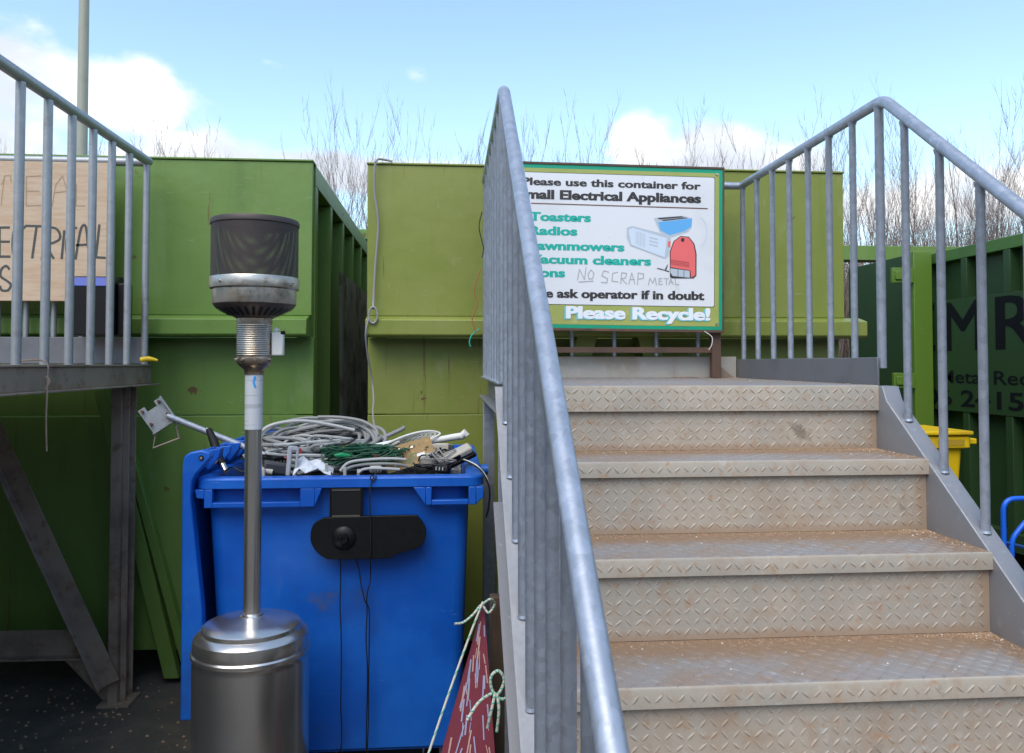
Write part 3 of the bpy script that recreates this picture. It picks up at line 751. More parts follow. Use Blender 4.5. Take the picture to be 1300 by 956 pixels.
pn = MB(); pn.box(SX0, SX1, YS, YS + .012, SZ0, SZ1); panel = pn.build('panel', s_teal, sg)
def rect(nm, m, x0, x1, z0, z1, lift, rad=.0):
    q = MB(); pts = []
    if rad:
        for cx, cz, a0 in ((x1 - rad, z1 - rad, 0), (x0 + rad, z1 - rad, 90), (x0 + rad, z0 + rad, 180), (x1 - rad, z0 + rad, 270)):
            for i in range(5): a = R(a0 + i * 22.5); pts.append((cx + rad * math.cos(a), cz + rad * math.sin(a)))
    else: pts = [(x1, z1), (x0, z1), (x0, z0), (x1, z0)]
    q.prism(pts, (0, YS - lift, 0), (1, 0, 0), (0, 0, 1), (0, lift * .9, 0))
    return q.build(nm, m, panel, smooth=False)
rect('border', s_olive, SX0 + .018, SX1 - .018, SZ0 + .018, SZ1 - .020, .0008)
rect('outline', s_dark, SX0 + .040, SX1 - .040, SZ0 + .116, SZ1 - .040, .0014, .012)
rect('face', s_white, SX0 + .043, SX1 - .043, SZ0 + .119, SZ1 - .043, .0020, .010)
sp3 = lambda a, b, k=0: Vector((a, YS - .0030 - k, b))
def sline(mb, s_, xa, xb, yb_, cap_, bold, lift=0):
    x0_, z_ = sf(xa, yb_ - (xb - xa) * .0)
    x1_, z2_ = sf(xb, yb_)
    base_z = z2_
    fat = cap_ * .035
    for q_, dx in enumerate((0, -fat, fat)):
        vs, fs = text_mesh(s_, x0_ + fat, x1_ - fat, base_z, cap_, lambda a, b: Vector((a + dx, YS - .0030 - lift - q_ * .00015, b)), bold=bold); mb.add(vs, fs)
for bx, bz in ((SX0 + .03, SZ1 - .025), (SX1 - .03, SZ1 - .025), (SX0 + .03, SZ0 + .03), (SX1 - .03, SZ0 + .03)):
    MB().tube([(bx, YS - .001, bz), (bx, YS - .006, bz)], [.007, .006], 12).build('bolt', steel_tar, panel)
for args in (('Please use this container for', 660, 887, 239.5, .037, .022), ('Small Electrical Appliances', 655, 887.5, 256.5, .046, .030), ('Please ask operator if in doubt', 652, 893, 379.5, .043, .026)):
    t1 = MB(); sline(t1, *args); flat_build(t1, 'dark_lettering', s_dark, panel)
for s_, xb, yb_ in (('Toasters', 748, 282), ('Radios', 731, 299.5), ('Lawnmowers', 791, 319), ('Vacuum cleaners', 825, 336.5), ('Irons', 716, 352.5)):
    t2 = MB(); sline(t2, s_, 670, xb, yb_, .043, .030); flat_build(t2, 'teal_lettering', s_tealtxt, panel)
t3 = MB(); sline(t3, 'Please Recycle!', 715.5, 899, 405.8, .060, .042)
flat_build(t3, 'shadow_lettering', s_cyan, panel)
t3 = MB(); sline(t3, 'Please Recycle!', 717.5, 901, 404.8, .060, .034, .0006)
flat_build(t3, 'white_lettering', s_wtxt, panel)
ru = MB(); ru.prism([sf(896, 263.0), sf(672, 254.6 + 4), sf(672, 255.9 + 4), sf(896, 264.4)], (0, YS - .0030, 0), (1, 0, 0), (0, 0, 1), (0, .0006, 0)); ru.build('rule', s_rule, panel, smooth=False)
# pencilled NO SCRAP METAL
H3 = lambda pts: [sf(640 + p[0] / 3.084, 190 + p[1] / 3.084) for p in pts]
sc_m = MB()
for s_ in [[(283, 512), (290, 470), (310, 510), (316, 462)], [(335, 472), (324, 490), (328, 508), (342, 506), (347, 485), (335, 472)], [(288, 520), (345, 516)],
           [(405, 480), (385, 475), (378, 495), (400, 505), (398, 522), (376, 520)], [(440, 480), (420, 485), (418, 515), (442, 518)],
           [(452, 525), (455, 482), (475, 484), (470, 502), (455, 505), (476, 526)], [(484, 526), (495, 482), (508, 526)], [(488, 508), (506, 508)],
           [(518, 528), (520, 482), (542, 486), (540, 503), (520, 506)], [(560, 530), (566, 502), (578, 522), (586, 500), (592, 528)],
           [(614, 503), (602, 503), (602, 526), (616, 526)], [(602, 514), (612, 514)], [(622, 503), (640, 503)], [(631, 503), (631, 527)],
           [(640, 527), (648, 503), (658, 527)], [(643, 517), (655, 517)], [(665, 503), (666, 526), (680, 526)]]:
    ribbon(sc_m, H3(s_), .0045, sp3)
flat_build(sc_m, 'scrawl', s_grey, panel)
# three printed appliances
V = lambda pts: [sf(780 + p[0] / 5.971, 260 + p[1] / 5.971) for p in pts]
art = MB()
def poly(pts, mi, lift):
    art.cur = mi; q = V(pts)
    art.add([Vector((a, YS - .0028 - lift, b)) for a, b in q], [tuple(range(len(q)))])
AM = [s_ltblue, s_blue, s_ltgrey, s_red, s_redd, s_dark]
poly([(285, 100), (300, 95), (500, 78), (576, 95), (572, 165), (545, 200), (410, 245), (330, 200)], 2, .0002)
poly([(318, 130), (575, 98), (570, 160), (520, 195), (405, 228), (335, 190)], 1, .0004)
poly([(310, 98), (495, 82), (520, 90), (330, 108)], 5, .0005)
poly([(340, 112), (530, 92), (545, 97), (360, 120)], 5, .0005)
poly([(80, 175), (120, 160), (402, 228), (415, 245), (400, 380), (375, 405), (110, 310), (82, 250)], 2, .0006)
poly([(95, 190), (122, 175), (385, 250), (370, 395), (115, 300)], 0, .0008)
for i in range(7): poly([(150 + i * 11, 198 + i * 3), (155 + i * 11, 199 + i * 3), (155 + i * 11, 300 + i * 3.5), (150 + i * 11, 299 + i * 3.5)], 2, .0010)
for j in range(3): poly([(252, 240 + j * 26), (318, 256 + j * 26), (318, 268 + j * 26), (252, 252 + j * 26)], 2, .0010)
import itertools
cc = [(635 + 48 * math.cos(t), 200 + 105 * math.sin(t)) for t in [R(a) for a in range(-100, 110, 14)]]
for a, b in zip(cc[:-1], cc[1:]): poly([a, b, (b[0] + 7, b[1] + 1), (a[0] + 7, a[1] - 1)], 0, .0004)
poly([(395, 275), (415, 270), (412, 320), (392, 315)], 3, .0009)
poly([(412, 545), (408, 350), (436, 272), (490, 232), (552, 238), (595, 290), (612, 370), (612, 530), (590, 552), (430, 553)], 5, .0010)
poly([(416, 470), (415, 352), (441, 276), (492, 237), (548, 243), (587, 292), (603, 372), (604, 528), (572, 548), (566, 492)], 3, .0012)
poly([(416, 412), (556, 430), (558, 470), (418, 452)], 4, .0014)
for j in range(3): poly([(418, 424 + j * 12), (555, 440 + j * 11), (555, 443 + j * 11), (418, 427 + j * 12)], 3, .0016)
poly([(414, 478), (560, 496), (562, 548), (432, 536), (414, 510)], 2, .0014)
poly([(470, 487), (474, 487), (474, 540), (470, 540)], 5, .0016); poly([(515, 492), (519, 492), (519, 545), (515, 545)], 5, .0016)
poly([(505 + 14 * math.cos(a), 262 + 16 * math.sin(a)) for a in [R(q) for q in range(0, 360, 30)]], 5, .0016)
poly([(314, 476), (345, 482), (408, 500), (400, 506), (360, 492), (314, 482)], 5, .0012); poly([(372, 486), (392, 450), (397, 452), (382, 490)], 5, .0012)
art.build('appliance_picture', AM, panel, smooth=False)
for o_ in [c for c in bpy.data.objects if c.parent == sg and c.name.split('.')[0] in ('panel', 'frame')]: o_.rotation_euler = (0, R(.6), 0)
# bent wire loop under the sign
wl_ = MB(); wl_.tube(spline([(1.30, 3.975, 1.81), (1.338, 3.97, 1.78), (1.336, 3.97, 1.74), (1.322, 3.975, 1.715)], 5), .0018, 6)
tag(wl_.build('wire_loop', white_cab), 'thin pale wire looped below the right end of the recycling sign', 'wire')
wb = MB(); wb.tube(spline([(1.165, 4.06, 1.665), (1.163, 4.05, 1.60), (1.17, 4.04, 1.578), (1.23, 4.03, 1.577), (1.29, 4.05, 1.573)], 5), .003, 6)
tag(wb.build('bent_wire', galv_old), 'short bent wire lying on the landing beside the sign post', 'wire')

# ------------------------------------------------------------------ patio heater
HX, HY = -.617, 2.60
ht = thing('patio_heater', (HX, HY, 0), 'stainless steel patio heater with sooty mesh burner head, standing before the blue bin', 'heater')
c0 = (HX, HY, 0)
MB().lathe([(.225, .0), (.228, .02), (.22, .045), (.178, .055)], c0, 56).build('base', steel, ht)
MB().lathe([(.176, .056), (.177, .72), (.1765, .735), (.181, .742), (.1805, .752), (.176, .757), (.1765, .775), (.173, .795), (.160, .808), (.150, .812)], c0, 64, cap=False).build('tank_housing', steel, ht)
MB().lathe([(.152, .811), (.150, .824), (.143, .829), (.10, .838), (.055, .846), (.036, .852), (.034, .858), (.027, .860)], c0, 56).build('housing_lid', steel, ht)
pole = MB().lathe([(.0268, .855), (.0268, 1.660)], c0, 28).build('pole', steel, ht)
st = MB(); n_ = 22
for i in range(n_ + 1):
    t = R(-165 + 215 * i / n_)
    for z in (1.437, 1.610): st.v.append(Vector((HX + .0276 * math.cos(t), HY + .0276 * math.sin(t), z)))
for i in range(n_): st.face((2 * i, 2 * i + 2, 2 * i + 3, 2 * i + 1))
stk = st.build('sticker', sticker, pole)
sb_ = MB()
for (a0, z0) in ((-70, 1.573), (-74, 1.578), (-78, 1.584), (-79, 1.590), (-77, 1.596), (-72, 1.601)):
    t = R(a0); p = Vector((HX + .0283 * math.cos(t), HY + .0283 * math.sin(t), z0)); sb_.box(p.x - .0028, p.x + .0028, p.y - .0006, p.y + .0006, p.z - .004, p.z + .004)
sb_.build('blue_mark', sticker_b, stk)
nk = [(.030, 1.640), (.031, 1.655), (.046, 1.668), (.054, 1.676), (.0545, 1.695)]
z = 1.700
while z < 1.795:
    nk += [(.0535, z), (.0552, z + .0022), (.0535, z + .0044)]; z += .0058
nk += [(.0545, 1.800), (.0550, 1.822)]
MB().lathe(nk, c0, 44).build('neck', steel_tar, ht, angle=60)
for a in (-115, -75, -20, 200): # bolts
    t = R(a)
    MB().tube([(HX + .053 * math.cos(t), HY + .053 * math.sin(t), 1.688), (HX + .060 * math.cos(t), HY + .060 * math.sin(t), 1.688)], .004, 10).build('bolt', steel_tar, ht)
vb = MB(); vb.box(HX + .056, HX + .092, HY - .014, HY + .014, 1.70, 1.775); vb.tube([(HX + .07, HY - .014, 1.782), (HX + .07, HY + .01, 1.782)], .008, 10)
vb.build('valve_box', white_pl, ht, bevel=.004)
MB().tube([(HX + .085, HY - .01, 1.772), (HX + .098, HY - .01, 1.774)], .006, 10).build('valve_knob', black_pl, ht)
# lower cone with slots, bands
MB().lathe([(.056, 1.818), (.062, 1.822), (.118, 1.850), (.127, 1.862)], c0, 56).build('burner_cone', mat('dark_tarnish', (.16, .13, .11), .5, .7, [((.30, .22, .15), 12, .5, .7, .6)]), ht)
sl_ = MB()
for i in range(30):
    t = 2 * math.pi * i / 30 + .1; ct, s_t = math.cos(t), math.sin(t); tx = Vector((-s_t, ct, 0)) * .0042
    a = Vector((HX + .074 * ct, HY + .074 * s_t, 1.8265)); b = Vector((HX + .116 * ct, HY + .116 * s_t, 1.8475)); dn = Vector((ct * .4, s_t * .4, -1)).normalized() * .0012
    sl_.add([a - tx + dn, b - tx + dn, b + tx + dn, a + tx + dn], [(0, 1, 2, 3)])
sl_.build('air_slots', black_rub, ht, smooth=False)
MB().lathe([(.1272, 1.8625), (.1285, 1.866), (.129, 1.908), (.132, 1.9095), (.1365, 1.912), (.1375, 1.917), (.1375, 1.944), (.136, 1.947)], c0, 64).build('burner_band', steel_tar, ht)
for a in (-125, -62, -20, 40, 130):
    t = R(a); MB().tube([(HX + .136 * math.cos(t), HY + .136 * math.sin(t), 1.928), (HX + .142 * math.cos(t), HY + .142 * math.sin(t), 1.928)], .0035, 10).build('bolt', steel_tar, ht)
# perforated screen: real staggered holes
sm_ = MB(); nC, nR = 132, 50; r_ = .134; z0, z1 = 1.949, 2.112
hz = (z1 - z0) / nR
def cyl(a, z, rr): return Vector((HX + rr * math.cos(a), HY + rr * math.sin(a), z))
for j in range(nR):
    for i in range(nC):
        off = .5 * (j % 2); a = (i + off) * 2 * math.pi / nC; w_ = 2 * math.pi / nC
        q = [cyl(a, z0 + j * hz, r_), cyl(a + w_, z0 + j * hz, r_), cyl(a + w_, z0 + (j + 1) * hz, r_), cyl(a, z0 + (j + 1) * hz, r_)]
        c_ = sum(q, Vector()) / 4
        k_ = [c_ + (p - c_) * .45 for p in q]
        sm_.add(q + k_, [(0, 1, 5, 4), (1, 2, 6, 5), (2, 3, 7, 6), (3, 0, 4, 7)])
sm_.build('mesh_screen', mesh_m, ht, smooth=False)
MB().lathe([(.1345, 2.112), (.137, 2.114), (.1375, 2.125), (.134, 2.131), (.12, 2.133), (.05, 2.128), (.0, 2.127)], c0, 56, cap=False).build('top_cap', mesh_m, ht)

for o_ in bpy.data.objects:
    if o_.parent == ht and o_.name.split('.')[0] in ('neck', 'bolt', 'valve_box', 'valve_knob', 'burner_cone', 'air_slots', 'burner_band', 'mesh_screen', 'top_cap'): o_.location.z -= .030
# ------------------------------------------------------------------ big blue bin
BY0, BY1 = 2.88, 4.0
bn = thing('wheeled_bin', (-.39, 3.45, 0), 'large blue four wheeled bin full of old cables, its lid hanging open on the left', 'bin')
def rrect(x0, x1, y0, y1, r_, n=5):
    pts = []
    for cx, cy, a0 in ((x1 - r_, y1 - r_, 0), (x0 + r_, y1 - r_, 90), (x0 + r_, y0 + r_, 180), (x1 - r_, y0 + r_, 270)):
        for i in range(n): a = R(a0 + i * 90 / (n - 1)); pts.append((cx + r_ * math.cos(a), cy + r_ * math.sin(a)))
    return pts
def loft(mb, rings, close=True):
    b = len(mb.v); n = len(rings[0][0])
    for pts, z in rings:
        for x, y in pts: mb.v.append(Vector((x, y, z)))
    for k in range(len(rings) - 1):
        for i in range(n):
            j = (i + 1) % n; mb.face((b + k * n + i, b + k * n + j, b + (k + 1) * n + j, b + (k + 1) * n + i))
bd = MB()
loft(bd, [(rrect(-.80, .04, 3.02, 3.88, .05), .22), (rrect(-.815, .048, 2.99, 3.90, .05), .24), (rrect(-.857, .077, 2.925, 3.96, .045), 1.20), (rrect(-.857, .077, 2.925, 3.96, .045), 1.236),
          (rrect(-.845, .065, 2.937, 3.948, .04), 1.236), (rrect(-.80, .035, 3.0, 3.88, .04), .26)])
bd.v.append(Vector((0, 0, 0))); bd.v.pop()
body = bd.build('body', blue_pl, bn)
fl_ = MB(); fl_.box(-.81, .045, 3.01, 3.87, .222, .25); fl_.build('bin_floor', blue_pl, bn)
# rim: flange round the top, with a lip
rm = MB()
loft(rm, [(rrect(-.866, .086, 2.915, 3.97, .045), 1.205), (rrect(-.885, .128, 2.876, 4.0, .05), 1.207), (rrect(-.885, .128, 2.876, 4.0, .05), 1.236), (rrect(-.880, .123, 2.881, 3.995, .05), 1.242),
          (rrect(-.850, .07, 2.932, 3.955, .04), 1.242), (rrect(-.850, .07, 2.932, 3.955, .04), 1.2365)])
rim = rm.build('rim', blue_pl, bn)
# corner pocket handles hanging from the front rim
def pocket(xa, xb, inner, outer_notch, s):
    mb = MB(); y0, y1 = 2.876, 2.912
    mb.prism([(xa, 1.221), (xb, 1.221), (xb, 1.2065), (xa, 1.2065)], (0, y0, 0), (1, 0, 0), (0, 0, 1), (0, y1 - y0, 0))
    return mb
def frame_poly(outer, hole, name):
    """plate in XZ with a rectangular hole, thickness in Y"""
    mb = MB(); y0, y1 = 2.8755, 2.905
    ox0, ox1, oz0, oz1 = outer; hx0, hx1, hz0, hz1 = hole
    mb.prism([(ox0, oz1), (hx0, oz1), (hx0, oz0), (ox0, oz0)], (0, y0, 0), (1, 0, 0), (0, 0, 1), (0, y1 - y0, 0))
    mb.prism([(hx1, oz1), (ox1, oz1), (ox1, oz0), (hx1, oz0)], (0, y0, 0), (1, 0, 0), (0, 0, 1), (0, y1 - y0, 0))
    mb.prism([(hx0, hz0), (hx1, hz0), (hx1, oz0), (hx0, oz0)], (0, y0, 0), (1, 0, 0), (0, 0, 1), (0, y1 - y0, 0))
    return mb
f1 = frame_poly((-.850, -.470, 1.140, 1.2045), (-.822, -.52, 1.158, 1.2045), 'l')
f1.prism([(-.882, 1.2045), (-.8505, 1.2045), (-.8505, 1.172), (-.876, 1.175)], (0, 2.8755, 0), (1, 0, 0), (0, 0, 1), (0, .03, 0))
f1.prism([(-.4695, 1.2045), (-.445, 1.2045), (-.465, 1.150), (-.4695, 1.14)], (0, 2.8755, 0), (1, 0, 0), (0, 0, 1), (0, .03, 0))
f1.build('handle_pocket', blue_pl, bn, bevel=.003)
f2 = frame_poly((-.080, .100, 1.140, 1.2045), (-.059, .073, 1.158, 1.2045), 'r')
f2.prism([(-.125, 1.2045), (-.0805, 1.2045), (-.0805, 1.140)], (0, 2.8755, 0), (1, 0, 0), (0, 0, 1), (0, .03, 0))
f2.prism([(.1005, 1.2045), (.127, 1.2045), (.127, 1.165), (.113, 1.155), (.1005, 1.14)], (0, 2.8755, 0), (1, 0, 0), (0, 0, 1), (0, .03, 0))
f2.build('handle_pocket', blue_pl, bn, bevel=.003)
# flares at side corners (trunnions)
MB().tube([(.128, 3.44, 1.19), (.17, 3.44, 1.19)], .022, 18).build('trunnion', blue_pl, bn)
# casters
for x in (-.72, -.06):
    for y in (3.12, 3.78):
        w_ = MB(); w_.tube([(x - .02, y, .08), (x + .02, y, .08)], .08, 22); wh = w_.build('wheel', black_rub, bn)
        f_ = MB(); f_.box(x - .035, x - .029, y - .03, y + .03, .07, .218); f_.box(x + .029, x + .035, y - .03, y + .03, .07, .218); f_.box(x - .0285, x + .0285, y - .03, y + .03, .205, .2185); f_.build('fork', galv, wh)
# open lid hanging down the left side
ld = MB()
out_ = [(-.915, .42), (-.917, 1.29), (-.912, 1.322), (-.893, 1.337), (-.852, 1.345), (-.826, 1.336), (-.822, 1.318), (-.872, 1.262), (-.885, 1.235), (-.888, 1.18), (-.868, 1.00), (-.846, .80), (-.838, .60), (-.832, .42)]
ld.prism(out_, (0, 2.852, 0), (1, 0, 0), (0, 0, 1), (0, .045, 0))
ld.prism([(-.915, .425), (-.917, 1.285), (-.912, 1.317), (-.895, 1.330), (-.887, 1.318), (-.902, 1.28), (-.898, .425)], (0, 2.8975, 0), (1, 0, 0), (0, 0, 1), (0, 1.08, 0))
ld.prism(out_, (0, 3.978, 0), (1, 0, 0), (0, 0, 1), (0, .03, 0))
lid = ld.build('lid', blue_pl, bn, bevel=.005)
for i in range(7):
    y = 3.0 + i * .14
    r1 = MB(); r1.prism([(-.886, 1.27), (-.886, 1.325), (-.83, 1.335 - .004 * i), (-.835, 1.305), (-.872, 1.255)], (0, y, 0), (1, 0, 0), (0, 0, 1), (0, .018 if i % 2 else .05, 0))
    r1.build('lid_rib', blue_pl, lid, bevel=.002)
MB().tube([(-.853, 2.849, 1.318), (-.853, 2.860, 1.318)], .009, 14).build('hinge_pin', black_rub, lid)
MB().tube([(-.853, 2.8475, 1.318), (-.853, 2.8488, 1.318)], .0045, 10).build('hinge_pin', galv_old, lid)
# wheel flap: black paddle with its strap, hanging on the front (foot brake bar)
pdl = MB()
out_ = []
for x, z in ((-.475, 1.075), (-.445, 1.097), (-.40, 1.103), (-.135, 1.106), (-.105, 1.098), (-.084, 1.07), (-.078, 1.04), (-.088, 1.005), (-.112, .990), (-.155, .978), (-.192, .966), (-.215, .957), (-.40, .956), (-.432, .962), (-.462, .985), (-.482, 1.025)):
    out_.append(Vector((x, z, 0)))
out_ = [(v.x, v.y) for v in spline(out_, 4, closed=True)]
pdl.prism(out_, (0, 2.868, 0), (1, 0, 0), (0, 0, 1), (0, .022, 0))
fp = thing('plastic_paddle', (-.28, 2.87, .96), 'black plastic paddle with round boss strapped to the blue bin front', 'flap')
pdo = pdl.build('paddle', black_pl, fp, bevel=.006)
bs = MB(); 
Mx = Matrix.Translation(Vector((-.366, 2.866, 1.031))) @ Matrix.Rotation(R(90), 4, 'X')
tmp = MB().lathe([(.042, -.002), (.041, .004), (.034, .010), (.019, .013), (.0165, .020), (.0155, .024), (.009, .024), (.008, .018), (.0, .018)], (0, 0, 0), 36, cap=False)
bs.add([Mx @ v for v in tmp.v], tmp.f); bs.build('boss', black_pl, fp)
sp_ = MB(); sp_.box(-.412, -.307, 2.872, 2.886, 1.095, 1.2035); sp_.build('strap', black_rub, fp, bevel=.002)
sp_ = MB(); sp_.box(-.417, -.4125, 2.871, 2.888, 1.10, 1.203); sp_.box(-.3065, -.302, 2.871, 2.888, 1.10, 1.203); sp_.build('strap_edge', black_pl, fp)
sp_ = MB(); sp_.box(-.408, -.311, 2.8695, 2.8715, 1.105, 1.110); sp_.box(-.408, -.311, 2.8695, 2.8715, 1.196, 1.200); sp_.build('strap_clip', mat('worn_black', (.10, .09, .08), .5), fp)
# cords hanging
def cord(pts, r_, m, label, nm='cord', cat='cord', seg=8, group=None):
    t_ = MB(); t_.tube(spline(pts, seg), r_, 8)
    return tag(t_.build(nm, m), label, cat, group)
def wob(x0, x1, z0, z1, y, n=9, a=.003):
    return [(x0 + (x1 - x0) * i / n + random.uniform(-a, a), y + random.uniform(-.0005, .0005), z0 + (z1 - z0) * i / n) for i in range(n + 1)]
cord(wob(-.384, -.377, .958, .14, 2.917) , .0022, black_cab, 'thin black cord hanging straight down on the left under the black paddle')
cord(wob(-.329, -.298, .958, .80, 2.905, 3) + wob(-.290, -.285, .77, .14, 2.915, 6), .0022, black_cab, 'thin black cord slanting down to meet the looped cord under the black paddle')
cord([(-.262, 2.90, 1.255), (-.255, 2.872, 1.247), (-.262, 2.868, 1.232), (-.274, 2.8665, 1.235), (-.272, 2.866, 1.248), (-.262, 2.867, 1.246), (-.270, 2.868, 1.225)] +
     [(-.276, 2.862, 1.18), (-.273, 2.860, 1.10), (-.272, 2.858, 1.0), (-.273, 2.868, .95)] + wob(-.276, -.290, .90, .79, 2.905, 3) + wob(-.280, -.283, .76, .16, 2.912, 6), .0022, black_cab,
     'black cord looped at the bin rim and hanging over the black paddle')

# ------------------------------------------------------------------ what fills the bin
wm = MB(); nX, nY = 26, 26
hgt = {}
for i in range(nX + 1):
    for j in range(nY + 1):
        u_, v_ = i / nX, j / nY
        x = -.842 + .90 * u_; y = 2.945 + .995 * v_
        e_ = min(u_, 1 - u_, v_ * 1.2, 1 - v_) * 4
        z = 1.165 + .035 * min(1, e_) + random.uniform(-.012, .012) + .05 * max(0, 1 - ((u_ - .45) / .3) ** 2 - ((v_ - .5) / .35) ** 2)
        wm.v.append(Vector((x, y, z)))
for i in range(nX):
    for j in range(nY): a = i * (nY + 1) + j; wm.face((a, a + nY + 1, a + nY + 2, a + 1))
tag(wm.build('electrical_waste', mat('jumbled_waste', (.07, .07, .07), .7, 0, [((.22, .21, .2), 25, .5, .56, .9), ((.02, .05, .03), 18, .55, .6, .8), ((.3, .26, .2), 40, .6, .64, .8)], bump=1, bump_scale=40), smooth=False),
    'dark jumble of scrap electrical waste filling the blue bin below the cables', 'waste', kind='stuff')
def coil(c, rx, ry, tilt, loops, r_, m, label, spread=.02, nm='cable_coil', squash=.35, tails=(), yaw=0, zs=.02):
    t_ = MB(); c = Vector(c)
    Mt = Matrix.Rotation(yaw, 3, 'Z') @ Matrix.Rotation(tilt, 3, 'X')
    allp = []
    ph0 = random.random() * 6
    for k in range(loops):
        ax, ay = rx * random.uniform(.82, 1.06), ry * random.uniform(.75, 1.1)
        ox, oy, oz = random.gauss(0, spread), random.gauss(0, spread), random.uniform(-zs, zs)
        a3 = random.uniform(-.14, .14)
        for q in range(14):
            a = ph0 + 2 * math.pi * (q / 14)
            p = Vector((ox + ax * math.cos(a + a3), oy + ay * math.sin(a), oz + random.gauss(0, .003) + zs * .6 * math.sin(2 * a + k)))
            allp.append(c + Mt @ p)
    t_.tube(spline(allp, 4), r_, 7)
    for tl in tails: t_.tube(spline(tl, 8), r_, 7)
    return tag(t_.build(nm, m), label, 'cable')
coil((-.54, 3.42, 1.305), .235, .19, R(13), 22, .0075, grey_cab, 'big grey coil of thick flat cable heaped at the back of the blue bin', spread=.018, zs=.045)
coil((-.50, 3.28, 1.268), .20, .12, R(8), 11, .0075, grey_cab2, 'pale grey cable loops in front of the big grey coil', spread=.02, zs=.03)
cord([(-.80, 3.35, 1.31), (-.74, 3.36, 1.385), (-.62, 3.40, 1.405), (-.50, 3.44, 1.385), (-.40, 3.46, 1.36)], .0075, grey_cab2, 'single grey cable arching above the coil on the left', 'cable', 'cable')
cord([(-.56, 3.5, 1.415), (-.46, 3.5, 1.412), (-.36, 3.47, 1.395), (-.30, 3.44, 1.35), (-.33, 3.40, 1.29), (-.36, 3.36, 1.27)], .007, grey_cab, 'grey cable end curving over the top of the coil and down on the right', 'cable', 'cable')
cord([(-.47, 3.3, 1.27), (-.38, 3.33, 1.28), (-.28, 3.38, 1.33), (-.20, 3.42, 1.365), (-.19, 3.44, 1.372)], .009, grey_cab, 'thick grey cable sticking out to the right of the coil', 'cable', 'cable')
cord([(-.43, 3.25, 1.25), (-.34, 3.28, 1.275), (-.24, 3.33, 1.30), (-.17, 3.36, 1.345)], .008, grey_cab2, 'pale grey cable lying along the thick grey cable', 'cable', 'cable')
# white cable bundle
wc = MB()
for k in range(9):
    e = k * .006
    y_ = 3.22 + .01 * k
    a0 = Vector((-.385 + random.uniform(-.01, .01), y_, 1.262 + e * .3)); tip = Vector((-.035 - .018 * k, y_ + .05, 1.362 - .003 * k))
    up_ = [(a0.x, a0.y, a0.z), (-.30, y_ + .01, 1.30 + e * .25), (-.18, y_ + .02, 1.352 - .002 * k), (-.09 - .012 * k, y_ + .03, 1.372 - .004 * k), tuple(tip), (-.06 - .018 * k, y_ + .03, 1.345 - .003 * k), (-.15, y_ + .01, 1.305), (-.22, y_, 1.285)]
    wc.tube(spline(up_, 6), .0042, 7)
wc.tube(spline([(-.255, 3.20, 1.325), (-.262, 3.19, 1.30), (-.25, 3.2, 1.275), (-.235, 3.24, 1.29), (-.24, 3.26, 1.32)], 5), .004, 7)
wc.box(-.275, -.24, 3.19, 3.24, 1.285, 1.31)
tag(wc.build('cable_bundle', white_cab), 'bundle of thin white cable tied in the middle, lying across the bin', 'cable')
cord([(-.40, 3.02, 1.245), (-.37, 3.03, 1.275), (-.30, 3.05, 1.283), (-.22, 3.06, 1.285), (-.16, 3.07, 1.280)], .0058, grey_cab2, 'outermost pale grey cord of the flat loop at the bin\'s front edge', 'cable', 'cable')
cord([(-.385, 2.99, 1.243), (-.36, 3.0, 1.262), (-.29, 3.02, 1.270), (-.20, 3.03, 1.268), (-.15, 3.05, 1.255)], .0055, grey_cab, 'middle grey cord of the flat loop at the bin\'s front edge', 'cable', 'cable')
cord([(-.33, 2.97, 1.243), (-.31, 2.98, 1.256), (-.26, 2.99, 1.258), (-.18, 3.0, 1.252)], .0055, grey_cab2, 'innermost short grey cord of the flat loop at the bin\'s front edge', 'cable', 'cable')
# fairy lights
fl2 = MB(); p = Vector((-.33, 3.1, 1.27)); pts_ = []
for i in range(330):
    tgt = Vector((random.uniform(-.50, -.14), random.uniform(3.04, 3.24), random.uniform(1.245, 1.335)))
    pts_.append(tgt * .7 + (pts_[-1] if pts_ else tgt) * .3)
fl2.tube(spline(pts_, 3), .0030, 6)
fo = thing('fairy_lights', (-.33, 3.1, 1.24), 'tangle of dark green fairy light wire with small coloured bulbs on the bin', 'lights')
fl2.build('wire', green_cab, fo)
for i in range(26):
    q = random.choice(pts_); d = Vector((random.uniform(-1, 1), random.uniform(-1, .3), random.uniform(-.3, 1))).normalized()
    m_ = random.choice([red_pl, green_cab, yellow_pl, green_cab, mat('green_bulb', (.01, .25, .06), .3) if i == 0 else MATS['green_bulb'], red_pl])
    if 'green_bulb' not in MATS: continue
    MB().tube([q, q + d * .010, q + d * .016, q + d * .021], [.0035, .0045, .004, .001], 8).build('bulb', m_, fo)
gp = MB(); gp.tube([(-.425, 3.04, 1.302), (-.40, 3.04, 1.303), (-.37, 3.05, 1.298)], [.004, .009, .006], 10)
tag(gp.build('plug', mat('green_plastic', (.01, .30, .10), .35)), 'bright green bulb holder lying at the left end of the fairy light tangle', 'plug')
for x, y, z, l in ((-.565, 3.10, 1.312, 'small round red cap on the coil, the higher of the pair'), (-.60, 3.08, 1.290, 'small round red cap beside the pale grey upright block')):
    tag(MB().tube([(x, y, z), (x + .004, y - .014, z + .002)], [.011, .009], 14).build('cap', red_pl), l, 'cap')
